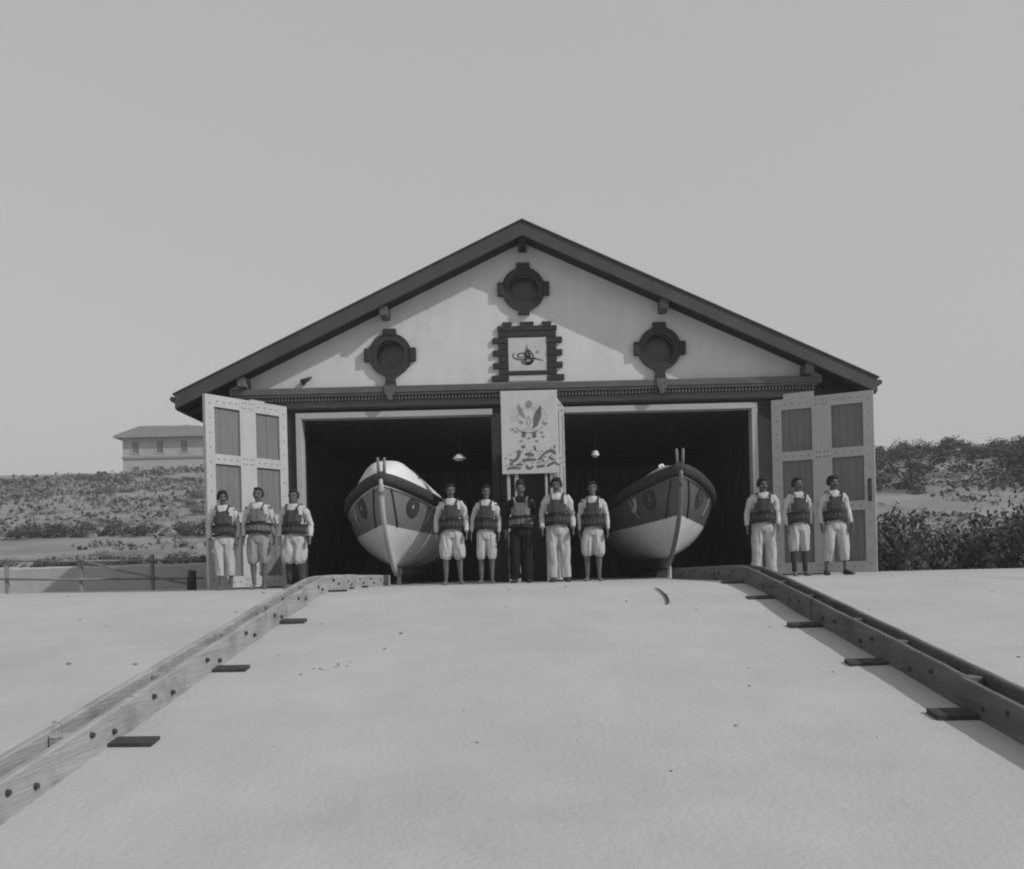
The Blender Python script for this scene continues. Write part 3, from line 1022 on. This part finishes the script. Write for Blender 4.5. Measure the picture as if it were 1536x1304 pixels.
def person(x, y, H, label, trousers='knee', tmat=M_TROUW, smat=M_SHIRT, vmat=M_CORK, legs=M_SKIN, spread=0.11,
           arm=(0.07, 0.07), turn=0.0, head=0.0, shoes=None, hair='bushy', waistband=None, tache=True, bag=1.0, stride=0.0, tilt=0.0, seed=0, z=0.0, build=1.0, sway=0.0, sleeve=1.0, bent=0):
    random.seed(100 + seed)
    k = H / 1.65
    P = thing("person", label, "person", (x, y, z), turn, group="crew standing in a row before the boathouse")
    P.scale = (k * build, k * build, k)
    P.rotation_euler.y = sway
    # ---- skeleton points
    hipw = 0.085
    J = {}
    for s, sp_ in ((-1, spread), (1, spread)):
        fy = -stride * s
        J[s] = dict(hip=Vector((s * hipw, 0, 0.86)), knee=Vector((s * (hipw + (sp_ - hipw) * 0.5 + 0.008), fy * 0.5 - 0.02, 0.47)), ank=Vector((s * sp_, fy + 0.015, 0.085)))
    A = {}
    for s, a in ((-1, arm[0]), (1, arm[1])):
        A[s] = dict(sh=Vector((s * 0.168, 0.0, 1.345 + s * random.uniform(-.012, .012))), el=Vector((s * (0.205 + a * 0.75), random.uniform(.01, .06), 1.075)), wr=Vector((s * (0.195 + a * 1.1), random.uniform(-.10, .0), 0.845)))
    if bent:
        A[bent]['el'] = Vector((bent * 0.265, 0.05, 1.09))
        A[bent]['wr'] = Vector((bent * 0.135, -0.205, 1.03))
    # ---- body
    bm = bmesh.new()
    tube(bm, [(0, 0, z_) for z_ in (.82, .92, 1.02, 1.14, 1.26, 1.34, 1.385, 1.41)],
         [(.15, .095), (.145, .095), (.13, .09), (.145, .10), (.165, .105), (.165, .09), (.11, .07), (.06, .055)], 16)
    HC = Vector((0, -0.015, 1.545))
    Mh = Matrix.Rotation(head, 4, 'Z') @ Matrix.Rotation(tilt, 4, 'X')
    def hp_(v):
        return HC + (Mh @ Vector(v))
    tube(bm, [(0, 0.012, 1.38), (0, 0.005, 1.43), hp_((0, 0.02, -0.06))], [.06, .052, .052], 12)
    ellip(bm, hp_((0, 0.012, 0.018)), (.073, .092, .088), 18, 12, Mh)
    ellip(bm, hp_((0, -0.022, -0.048)), (.055, .062, .066), 16, 10, Mh)
    ellip(bm, hp_((0, -0.05, -0.092)), (.03, .03, .026), 12, 8, Mh)
    tube(bm, [hp_((0, -0.078, 0.015)), hp_((0, -0.094, -0.018)), hp_((0, -0.104, -0.034)), hp_((0, -0.088, -0.044))], [.009, .012, .016, .012], 8, up=Vector((1, 0, 0)))
    for s in (-1, 1):
        ellip(bm, hp_((s * .034, -0.070, 0.024)), (.026, .014, .009), 10, 6, Mh)
        ellip(bm, hp_((s * .04, -0.060, -0.028)), (.022, .018, .018), 10, 6, Mh)
        ellip(bm, hp_((s * .075, 0.012, -0.008)), (.011, .02, .03), 10, 8, Mh)
    ellip(bm, hp_((0, -0.074, -0.070)), (.024, .012, .009), 10, 6, Mh)
    for s in (-1, 1):
        a = A[s]
        mid = a['sh'].lerp(a['el'], 0.5)
        fo = a['el'].lerp(a['wr'], 0.35)
        tube(bm, [a['sh'], mid, a['el'], fo, a['wr']], [.05, .045, .037, .038, .026], 10)
        # hand: palm, four curled fingers and a thumb from the side of the palm
        w = a['wr']
        d = (w - a['el']).normalized() + Vector((0, -0.15, 0)); d.normalize()
        side = Vector((0, -1, 0)) - d * (-d.y); side.normalize()      # thumb edge looks forward
        nrm = d.cross(side) * s
        pe = w + d * 0.085
        tube(bm, [w - d * 0.01, w + d * 0.03, pe], [(.017, .024), (.016, .037), (.014, .040)], 10, up=side)
        for fi, (o_, ln) in enumerate(((.030, .066), (.010, .075), (-.011, .070), (-.030, .055))):
            b0 = pe + side * o_ - d * 0.012
            curl = -nrm * 1.0 if nrm.x * s > 0 else nrm
            p1 = b0 + d * (ln * 0.5)
            p2 = p1 + (d * 0.85 + curl * 0.45).normalized() * (ln * 0.32)
            p3 = p2 + (d * 0.6 + curl * 0.75).normalized() * (ln * 0.28)
            tube(bm, [b0, p1, p2, p3], [.0098, .0092, .0084, .0070], 8, up=side)
        t0 = w + d * 0.028 + side * 0.026
        tube(bm, [t0, t0 + (d * 0.6 + side * 0.7).normalized() * 0.034, t0 + (d * 0.9 + side * 0.35).normalized() * 0.068], [.013, .0115, .0085], 8)
        g = J[s]
        cf = g['knee'].lerp(g['ank'], 0.32) + Vector((0, 0.02, 0))
        tube(bm, [g['hip'], g['hip'].lerp(g['knee'], 0.5), g['knee'], cf, g['knee'].lerp(g['ank'], 0.7), g['ank']], [.082, .068, .05, .054, .038, .033], 12)
        an = g['ank']
        to = R(14) * s
        fd = Vector((sin(to), -cos(to), 0))
        tube(bm, [an + Vector((0, 0.045, -0.055)), an + Vector((0, 0.0, -0.042)), an + fd * 0.08 + Vector((0, 0, -0.055)), an + fd * 0.15 + Vector((0, 0, -0.065)), an + fd * 0.185 + Vector((0, 0, -0.070))],
             [(.026, .026), (.034, .040), (.040, .028), (.044, .018), (.034, .012)], 12, up=Vector((0, 0, 1)))
    evaluated("body", bm, 0.0075, 0.35, M_SKIN, P, smooth_it=2)
    # ---- eyes, hair, moustache
    for s in (-1, 1):
        bm = bmesh.new()
        ellip(bm, hp_((s * .031, -0.076, 0.006)), (.012, .008, .0065), 10, 6, Mh)
        obj("eye", bm, M_EYE, P, smooth=True)
        bm = bmesh.new()
        ellip(bm, hp_((s * .032, -0.080, 0.025)), (.019, .006, .004), 10, 6, Mh)
        obj("eyebrow", bm, M_HAIR, P, smooth=True)
    bm = bmesh.new()
    if hair == 'cap':
        ellip(bm, hp_((0, 0.025, 0.035)), (.079, .092, .080), 20, 12, Mh)
        cut = hp_((0, 0, 0.03)).z
        tube(bm, [hp_((0, 0.01, 0.055)), hp_((0, 0.016, 0.09)), hp_((0, 0.022, 0.150))], [(.077, .09), (.073, .085), (.060, .068)], 18)
    else:
        e = 0.010 if hair == 'short' else 0.020
        ellip(bm, hp_((0, 0.030, 0.040)), (.072 + e, .090 + e * .6, .074 + e), 22, 14, Mh)
        for s in (-1, 1):
            ellip(bm, hp_((s * (.066 + e * .5), 0.030, 0.012)), (.020 + e * .3, .05, .055), 12, 8, Mh)
        ellip(bm, hp_((0, -0.048, 0.090)), (.055 + e, .034, .024 + e * .3), 14, 8, Mh)
        for v in bm.verts:
            n_ = noise.noise(v.co * 38 + Vector((seed * 7, 0, 0)))
            v.co += (v.co - HC).normalized() * 0.008 * n_
    obj("hair" if hair != 'cap' else "cap", bm, M_HAIR, P, smooth=True)
    if tache:
        bm = bmesh.new()
        tube(bm, [hp_((-.038, -0.074, -0.064)), hp_((-.018, -0.090, -0.055)), hp_((0, -0.096, -0.052)), hp_((.018, -0.090, -0.055)), hp_((.038, -0.074, -0.064))], [.003, .0065, .006, .0065, .003], 8)
        obj("moustache", bm, M_HAIR, P, smooth=True)
    # ---- shirt
    bm = bmesh.new()
    tube(bm, [(0, 0, z_) for z_ in (.90, 1.0, 1.10, 1.2, 1.28, 1.345, 1.395, 1.42)],
         [(.160, .115), (.155, .115), (.155, .115), (.165, .12), (.175, .12), (.175, .105), (.125, .085), (.066, .062)], 18)
    for s in (-1, 1):
        a = A[s]
        tube(bm, [a['sh'] + Vector((-s * .03, 0, .0)), a['sh'].lerp(a['el'], .3) + Vector((s * .012, 0, 0)), a['sh'].lerp(a['el'], .65), a['el'] + Vector((s * .004, .004, 0)), a['el'].lerp(a['wr'], .45), a['wr'].lerp(a['el'], .10)],
             [q * sleeve for q in (.060, .060, .055, .050, .047, .036)], 12)
    evaluated("shirt", bm, 0.011, 0.6, smat, P, fold=0.012, fs=(16, 16, 11), smooth_it=2)
    # ---- trousers
    bm = bmesh.new()
    tube(bm, [(0, 0.0, z_) for z_ in (.76, .82, .88, .94, 1.0, 1.02)], [(.15, .12), (.162, .13), (.162, .125), (.152, .115), (.147, .112), (.145, .11)], 18)
    hem = {'knee': 0.42, 'mid': 0.24, 'long': 0.075}[trousers]
    for s in (-1, 1):
        g = J[s]
        def on(zz):
            if zz > g['knee'].z:
                f = (g['hip'].z - zz) / (g['hip'].z - g['knee'].z)
                return g['hip'].lerp(g['knee'], f)
            f = (g['knee'].z - zz) / (g['knee'].z - g['ank'].z)
            return g['knee'].lerp(g['ank'], min(f, 1.1))
        if trousers == 'knee':
            zz = (.84, .74, .62, .52, .46, .42)
            rr = (.10, .108 * (1 + .08 * (bag - 1)), .106 * bag, .10 * bag, .088 * bag, .066 + .012 * (bag - 1))
        elif trousers == 'mid':
            zz = (.84, .74, .6, .46, .32, .24)
            rr = (.10, .106, .102 * bag, .092 * bag, .082 * bag, .07)
        else:
            zz = (.84, .74, .6, .46, .25, .075)
            rr = (.10, .104, .094 * bag, .084 * bag, .082 * bag, .084 * bag)
        tube(bm, [on(q) for q in zz], [(r_, r_ * 1.05) for r_ in rr], 14)
    evaluated("trousers", bm, 0.011, 0.6, tmat, P, fold=0.020 * bag, fs=(15, 15, 3.4), smooth_it=2)
    if waistband is not None:
        bm = bmesh.new()
        tube(bm, [(0, 0, .925), (0, 0, .975)], [(.182, .142), (.176, .138)], 22)
        obj("waistband", bm, waistband, P, smooth=True)
    if legs is not M_SKIN:
        for s in (-1, 1):
            g = J[s]
            bm = bmesh.new()
            cf = g['knee'].lerp(g['ank'], 0.32) + Vector((0, 0.02, 0))
            tube(bm, [g['knee'], cf, g['knee'].lerp(g['ank'], 0.7), g['ank']], [.056, .060, .045, .042], 14)
            obj("stocking", bm, legs, P, smooth=True)
    if shoes is not None:
        for s in (-1, 1):
            an = J[s]['ank']
            to = R(14) * s
            fd = Vector((sin(to), -cos(to), 0))
            bm = bmesh.new()
            tube(bm, [an + Vector((0, 0.055, -0.05)), an + Vector((0, 0.01, -0.030)), an + fd * 0.08 + Vector((0, 0, -0.048)), an + fd * 0.16 + Vector((0, 0, -0.058)), an + fd * 0.205 + Vector((0, 0, -0.066))],
                 [(.034, .034), (.044, .052), (.050, .037), (.052, .027), (.036, .018)], 14, up=Vector((0, 0, 1)))
            obj("shoe", bm, shoes, P, smooth=True)
    # ---- cork life vest: upright blocks in two rows held by two belts
    bm = bmesh.new()
    def block(th, rx, ry, z0, z1, wd, tk=0.032):
        c = Vector((rx * sin(th), -ry * cos(th), 0))
        nn = Vector((sin(th) / rx, -cos(th) / ry, 0)).normalized()
        tt = Vector((-nn.y, nn.x, 0))
        j = random.uniform(-.006, .006)
        M_ = Matrix((( tt.x, nn.x, 0, c.x), (tt.y, nn.y, 0, c.y), (0, 0, 1, 0), (0, 0, 0, 1)))
        vs = box(bm, -wd / 2, wd / 2, -.012, tk + j, z0 + j, z1 + j, M_)
        return vs
    rx_, ry_ = .172, .130
    # upper rows: chest and back, narrower towards the neck
    for base in (0.0, pi):
        for q in (-2.5, -1.5, -.5, .5, 1.5, 2.5):
            top = 1.315 if abs(q) < 2 else 1.235
            block(base + q * 0.335, rx_ * .93, ry_ * .91, 1.10, top - random.uniform(0, .012), .066)
    n = 17
    for i in range(n):
        block(2 * pi * (i + .5) / n, rx_, ry_, .952 + random.uniform(-.006, .006), 1.058, .062)
    bmesh.ops.bevel(bm, geom=list(bm.edges), offset=0.009, segments=1, affect='EDGES', clamp_overlap=True)
    V = obj("life_vest", bm, vmat, P)
    for zb, ex in ((1.079 + random.uniform(-.008, .008), .034), (.938 + random.uniform(-.01, .008), .030)):
        bm = bmesh.new()
        N = 30
        rings = []
        for i in range(N):
            a = 2 * pi * i / N
            sag = -0.022 * abs(sin(a)) 
            rings.append([bm.verts.new(((.170 + e) * sin(a), -(.130 + e) * cos(a), zb + dz + sag)) for e, dz in ((ex - .012, -.022), (ex + .006, -.022), (ex + .006, .022), (ex - .012, .022))])
        for i in range(N):
            a, b_ = rings[i], rings[(i + 1) % N]
            for q in range(4):
                l = (q + 1) % 4
                bm.faces.new((a[q], a[l], b_[l], b_[q]))
        obj("belt", bm, M_BELT, V)
    for s in (-1, 1):
        bm = bmesh.new()
        tube(bm, [(s * .082, -.155, 1.29), (s * .098, -.125, 1.355), (s * .112, -.04, 1.412), (s * .112, .04, 1.405), (s * .098, .12, 1.34), (s * .082, .150, 1.29)], [(.021, .007)] * 6, 8, up=Vector((0, 0.2, 1)))
        obj("strap", bm, vmat, V, smooth=True)
    return P

MY = 15.05
crew = [
    (-5.04, 15.15, 1.63, dict(label="bushy-haired crewman before the sunlit door leaf, at the row's end by the fence", trousers='mid', legs=M_SKIN, spread=.085, arm=(.05, .035), turn=R(10), head=R(14), bag=.9, vmat=M_CORK, build=.95, sway=R(-.8), sleeve=.95)),
    (-4.49, 15.12, 1.665, dict(label="crewman in paler vest, grey knee breeches and a white waistband before the sunlit door", trousers='knee', tmat=M_TROUG, vmat=M_CORKL, waistband=M_SHIRT, spread=.085, arm=(.045, .06), turn=R(5), head=R(-4), tilt=R(-3), hair='short', bag=1.0, build=.96, sway=R(.8), sleeve=.9)),
    (-3.89, 15.10, 1.62, dict(label="crewman in baggy white breeches and dark stockings nearest the round-decked lifeboat's shaded side", trousers='knee', legs=M_SOCK, spread=.10, arm=(.03, .085), turn=R(-4), head=R(3), tilt=R(4), hair='short', bag=1.18, tache=False, build=1.0, sway=R(.5), sleeve=1.05)),
    (-1.275, 15.02, 1.64, dict(label="barelegged crewman in baggy breeches overlapping the sunlit bow of the round-decked lifeboat", trousers='knee', spread=.125, arm=(.06, .05), head=R(9), turn=R(3), tilt=R(4), hair='short', bag=1.15, build=.97, sway=R(-.6), sleeve=1.0)),
    (-0.73, 15.0, 1.60, dict(label="slim barelegged crewman in close breeches between the baggy-breeched man and the dark-dressed man", trousers='knee', spread=.10, arm=(.075, .04), head=R(12), turn=R(-3), hair='short', bag=.92, tache=False, build=.90, sway=R(.9), sleeve=.92)),
    (-0.16, 14.98, 1.64, dict(label="man in dark clothes, cap and shoes standing below the painted sign", trousers='long', tmat=M_SHIRTD, smat=M_SHIRTD, vmat=M_CORKL, shoes=M_SHOE, spread=.10, arm=(.05, .06), hair='cap', bag=1.12, head=R(5), build=.98, sway=R(.4), bent=1)),
    (0.464, 14.96, 1.69, dict(label="tall bushy-haired crewman in long white trousers under the edge of the sign", trousers='long', shoes=M_SHOE, spread=.10, arm=(.055, .045), bag=1.02, head=R(-6), tilt=R(6), build=.98, sway=R(-.9), sleeve=1.1)),
    (1.01, 14.95, 1.61, dict(label="barelegged crewman in loose breeches between the sign and the dull-sided lifeboat", trousers='knee', spread=.105, arm=(.035, .06), hair='short', bag=1.08, head=R(0), tilt=R(-5), turn=R(-5), tache=False, build=.94, sway=R(.7), sleeve=.92)),
    (3.86, 15.2, 1.63, dict(label="crewman in long white trousers standing behind the shaded slipway beams", trousers='long', spread=.12, arm=(.07, .03), turn=R(-8), head=R(14), bag=1.1, build=1.0, sway=R(.6), sleeve=1.1)),
    (4.45, 15.18, 1.62, dict(label="crewman with dark lower legs and white knee breeches before the shaded door leaf", trousers='knee', legs=M_SOCK, spread=.10, arm=(.045, .03), head=R(16), turn=R(4), hair='short', bag=.92, build=.93, sway=R(-.5), sleeve=.95)),
    (5.04, 15.15, 1.63, dict(label="crewman with feet apart in mid-calf white trousers by the shaded door's handle side", trousers='mid', shoes=M_SHOE, spread=.155, arm=(.04, .06), turn=R(3), head=R(10), hair='bushy', bag=1.0, stride=.03, build=.98, sway=R(-.9), sleeve=1.05)),
]
for i, (x, y, H, kw) in enumerate(crew):
    person(x, y, H, seed=i, **kw)

# ================================================================== left: rail fence, post, house, bushes
lw = bmesh.new()
n = 40
rows = []
for i in range(n + 1):
    x = -13.5 + i * (7.6 / n)
    h_ = .56 + .03 * noise.noise(Vector((x * 2.1, 0, 0))) + .02 * noise.noise(Vector((x * 7, 3, 0)))
    yy = 20.4 + .05 * noise.noise(Vector((x * 1.3, 7, 0)))
    rows.append([lw.verts.new((x, yy + a, z)) for a, z in ((0, -.1), (.02, h_ - .04), (.06, h_), (.36, h_), (.40, h_ - .04), (.42, -.1))])
for a, b in zip(rows[:-1], rows[1:]):
    for k in range(5):
        lw.faces.new((a[k], a[k + 1], b[k + 1], b[k]))
lw.faces.new(rows[0]); lw.faces.new(rows[-1])
tag(obj("low_wall", lw, M_WALL, kind="thing"), "low pale plastered wall with an uneven top behind the rail fence", "wall")
rf = thing("rail_fence", "weathered open rail fence with a slanting brace beside the boathouse", "fence", (-9.2, 18.6, 0))
for k, x in enumerate((-1.4, 0.1, 1.55)):
    zz = ground_z(-9.2 + x, 18.6)
    bm = bmesh.new(); box(bm, x - .035, x + .035, -.035, .035, zz - .15, zz + .72 + .03 * (k % 2)); bevel(bm, .008)
    obj("fence_post", bm, M_FENCE, rf)
for z in (.25, .62):
    bm = bmesh.new(); tube(bm, [(-1.6, -.055, z + .05), (0, -.06, z), (2.6, -.055, z - .03)], [.022, .025, .02], 8, up=Vector((0, 0, 1)))
    obj("fence_rail", bm, M_FENCE, rf, smooth=True)
bm = bmesh.new(); tube(bm, [(0.1, -.10, .66), (1.0, -.11, .40), (2.35, -.10, .10)], [.022, .024, .022], 8, up=Vector((0, 0, 1)))
obj("fence_brace", bm, M_FENCE, rf, smooth=True)
bm = bmesh.new(); tube(bm, [(2.3, .02, -.1), (2.3, .02, .2), (2.32, .02, .36)], [.09, .085, .07], 10)
tag(obj("stump", bm, M_SLEEPER, smooth=True), "short dark stump at the foot of the sunlit door", "stump")
bpy.data.objects["stump"].location = (-8.55, 16.9, 0)

hz = ground_z(-41, 98)
fh = thing("hillside_house", "pale two-storey house with a low tiled roof on the hillside", "house", (-37.6, 98, hz - 0.9))
bm = bmesh.new(); box(bm, -5.0, 5.6, 0, 8, -1.5, 4.75); obj("wall", bm, M_HOUSE, fh)
bm = bmesh.new()
prism(bm, [[(-5.7, 4.752), (6.3, 4.752), (6.3, 4.98), (3.4, 5.85), (-2.8, 5.95), (-5.7, 4.98)]], -0.7, 8.7)
r_ = obj("roof", bm, M_HROOF, fh)
bm = bmesh.new(); box(bm, .4, 1.2, 3, 3.7, 5.9, 6.6); obj("chimney", bm, M_HOUSE, r_)
bm = bmesh.new(); box(bm, -5.1, 5.7, -0.12, -0.002, 2.55, 2.78); obj("string_course", bm, M_HROOF, fh)
for x in (-3.6, -1.0, 1.6, 4.2):
    for z0, z1 in ((3.15, 4.4), (0.5, 1.7)):
        wv = bpy.data.objects.new("window", None); COL.objects.link(wv); wv.parent = fh; wv.location = (x, 0, 0)
        bm = bmesh.new(); prism(bm, [[(-.5, z0 - .1), (.5, z0 - .1), (.5, z1 + .1), (-.5, z1 + .1)], [(-.36, z0), (-.36, z1), (.36, z1), (.36, z0)]], -.06, -.002)
        obj("window_frame", bm, M_HOUSE, wv)
        bm = bmesh.new(); box(bm, -.36, .36, -.03, -.001, z0, z1); obj("pane", bm, M_HDARK, wv)

def bush_mesh(seed, n, leaf, flat=0.7):
    r = random.Random(seed)
    bm = bmesh.new()
    cl = [(Vector((r.uniform(-.75, .75), r.uniform(-.75, .75), r.uniform(.1, .95) * flat)), r.uniform(.22, .42)) for _ in range(11)]
    for i in range(n):
        c, rad = cl[r.randrange(len(cl))]
        v = Vector((r.gauss(0, 1), r.gauss(0, 1), r.gauss(0, 1))).normalized() * rad * r.uniform(.5, 1.08)
        p = c + v
        if p.z < 0.01:
            p.z = r.uniform(.01, .15)
        nrm = (v.normalized() + Vector((r.uniform(-.7, .7), r.uniform(-.7, .7), r.uniform(-.2, .9)))).normalized()
        a = nrm.orthogonal().normalized()
        a.rotate(Matrix.Rotation(r.uniform(0, 6.28), 3, nrm))
        b = nrm.cross(a)
        l = leaf * r.uniform(.6, 1.3)
        w = l * .5
        vs = [bm.verts.new(p + a * x_ + b * y_) for x_, y_ in ((-l, 0), (0, -w), (l, 0), (0, w))]
        bm.faces.new(vs)
    me = bpy.data.meshes.new("foliage"); bm.to_mesh(me); bm.free()
    me.materials.append(M_LEAFB if seed % 3 else M_LEAFP)
    return me
BM = [bush_mesh(i + 1, 1300, .06) for i in range(5)]
bm = bmesh.new()
for a in range(6):
    tube(bm, [(0, 0, -.12), (.12 * cos(a), .12 * sin(a), .2), (.45 * cos(a + .3), .45 * sin(a + .3), .55)], [.05, .035, .015], 6, up=Vector((0, 1, 0)))
STEMME = bpy.data.meshes.new("stems"); bmesh.ops.recalc_face_normals(bm, faces=bm.faces); bm.to_mesh(STEMME); bm.free(); STEMME.materials.append(M_STEMB)
def bush(x, y, sx, sz, label, group, v):
    b = thing("bush", label, "bush", (x, y, ground_z(x, y) - 0.03), random.uniform(0, 6), group)
    b.scale = (sx, sx, sz)
    f = bpy.data.objects.new("foliage", BM[v % 5]); COL.objects.link(f); f.parent = b
    s_ = bpy.data.objects.new("stems", STEMME); COL.objects.link(s_); s_.parent = b
random.seed(21)
ORD = ["first", "second", "third", "fourth", "fifth", "sixth", "seventh", "eighth", "ninth", "tenth", "eleventh"]
for i, x in enumerate((-16.6, -15.3, -14.1, -12.8, -11.6, -10.4, -9.3)):
    bush(x, 27.5 + random.uniform(-.6, .6), random.uniform(.75, .95), random.uniform(.5, .62),
         "%s bush of the low hedge behind the rail fence, counted towards the boathouse" % ORD[i], "hedge bushes behind the rail fence", [0, 1, 3, 4, 1, 3, 0][i])
for i in range(11):
    bush(-27.5 + i * 1.75 + random.uniform(-.5, .5), 40 + random.uniform(-1.5, 1.5), random.uniform(1.0, 1.4), random.uniform(.65, 1.0),
         "%s dark bush of the belt below the hillside house, counted towards the boathouse" % ORD[i], "bushes halfway up the slope by the fence", [1, 3, 4, 0, 1, 4, 3, 0, 4, 1, 3][i])
for i in range(16):
    bush(8.8 + (i % 8) * 1.35 + random.uniform(-.4, .4), 21.0 + (i // 8) * 2.2 + random.uniform(-.5, .6), random.uniform(.8, 1.2), random.uniform(1.0, 1.6) + .25 * (i // 8),
         "%s thicket bush from the shaded door, in the %s row" % (ORD[i % 8], "front" if i < 8 else "rear"), "bushes beyond the shaded door", [0, 1, 3, 4][i % 4])
def scrub_mass(name, label, n, xr, yr, sr, zr, pick):
    bm = bmesh.new()
    for i in range(n):
        x, y = random.uniform(*xr), random.uniform(*yr)
        sx = random.uniform(*sr)
        t = bmesh.new()
        t.from_mesh(BM[pick[i % len(pick)]])
        M_ = Matrix.Translation((x, y, ground_z(x, y) - .05)) @ Matrix.Rotation(random.uniform(0, 6), 4, 'Z') @ Matrix.Diagonal((sx, sx, random.uniform(*zr), 1))
        t.transform(M_)
        tm = bpy.data.meshes.new("tmp"); t.to_mesh(tm); t.free()
        bm.from_mesh(tm); bpy.data.meshes.remove(tm)
    tag(obj(name, bm, M_LEAFP if 2 in pick else M_LEAFB, kind='stuff', normals=False), label, "scrub")
scrub_mass("hillside_scrub", "sparse pale scrub over the slope around the hillside house", 60, (-70, -16), (48, 92), (.6, 1.5), (.35, .8), [2])
scrub_mass("hill_scrub", "dark scrub covering the hill crest beyond the shaded door", 70, (14, 60), (38, 66), (1.1, 2.4), (.9, 1.6), [0, 1, 3, 4])

# sparse dry tufts over both slopes
bm = bmesh.new()
r = random.Random(5)
for i in range(11000):
    if r.random() < .6:
        x, y = r.uniform(-75, -8.5), r.uniform(22.5, 100)
    else:
        x, y = r.uniform(8.5, 60), r.uniform(22.5, 66)
    if noise.noise(Vector((x * .09, y * .09, 2))) < -.12:
        continue
    p = Vector((x, y, ground_z(x, y)))
    g = r.uniform(.05, .16) * (1 + y / 45)
    for k in range(6):
        c = p + Vector((r.gauss(0, 1), r.gauss(0, 1), abs(r.gauss(0, .5)))) * g
        n_ = Vector((r.uniform(-1, 1), r.uniform(-1, 1), r.uniform(.1, 1))).normalized()
        t = n_.orthogonal().normalized(); t.rotate(Matrix.Rotation(r.uniform(0, 6), 3, n_)); u = n_.cross(t)
        bm.faces.new([bm.verts.new(c + q) for q in (t * g * .6, u * g * .35, -t * g * .6, -u * g * .35)])
tag(obj("dry_scrub", bm, M_LEAFP, kind='stuff', normals=False), "sparse dry tufts covering the pale hillsides", "scrub")

# thin coastal air fading the far house, added also to lift the blacks
bm = bmesh.new()
box(bm, -260, 260, -60, 280, -9.5, 24)
hz_ = bpy.data.materials.new("haze_air"); hz_.use_nodes = True
t = hz_.node_tree; t.nodes.clear()
o_ = t.nodes.new("ShaderNodeOutputMaterial"); pv = t.nodes.new("ShaderNodeVolumePrincipled")
pv.inputs["Color"].default_value = (.9, .9, .9, 1); pv.inputs["Density"].default_value = 0.0015; pv.inputs["Anisotropy"].default_value = 0.1
t.links.new(pv.outputs[0], o_.inputs["Volume"])

obj("haze", bm, hz_, kind='stuff')
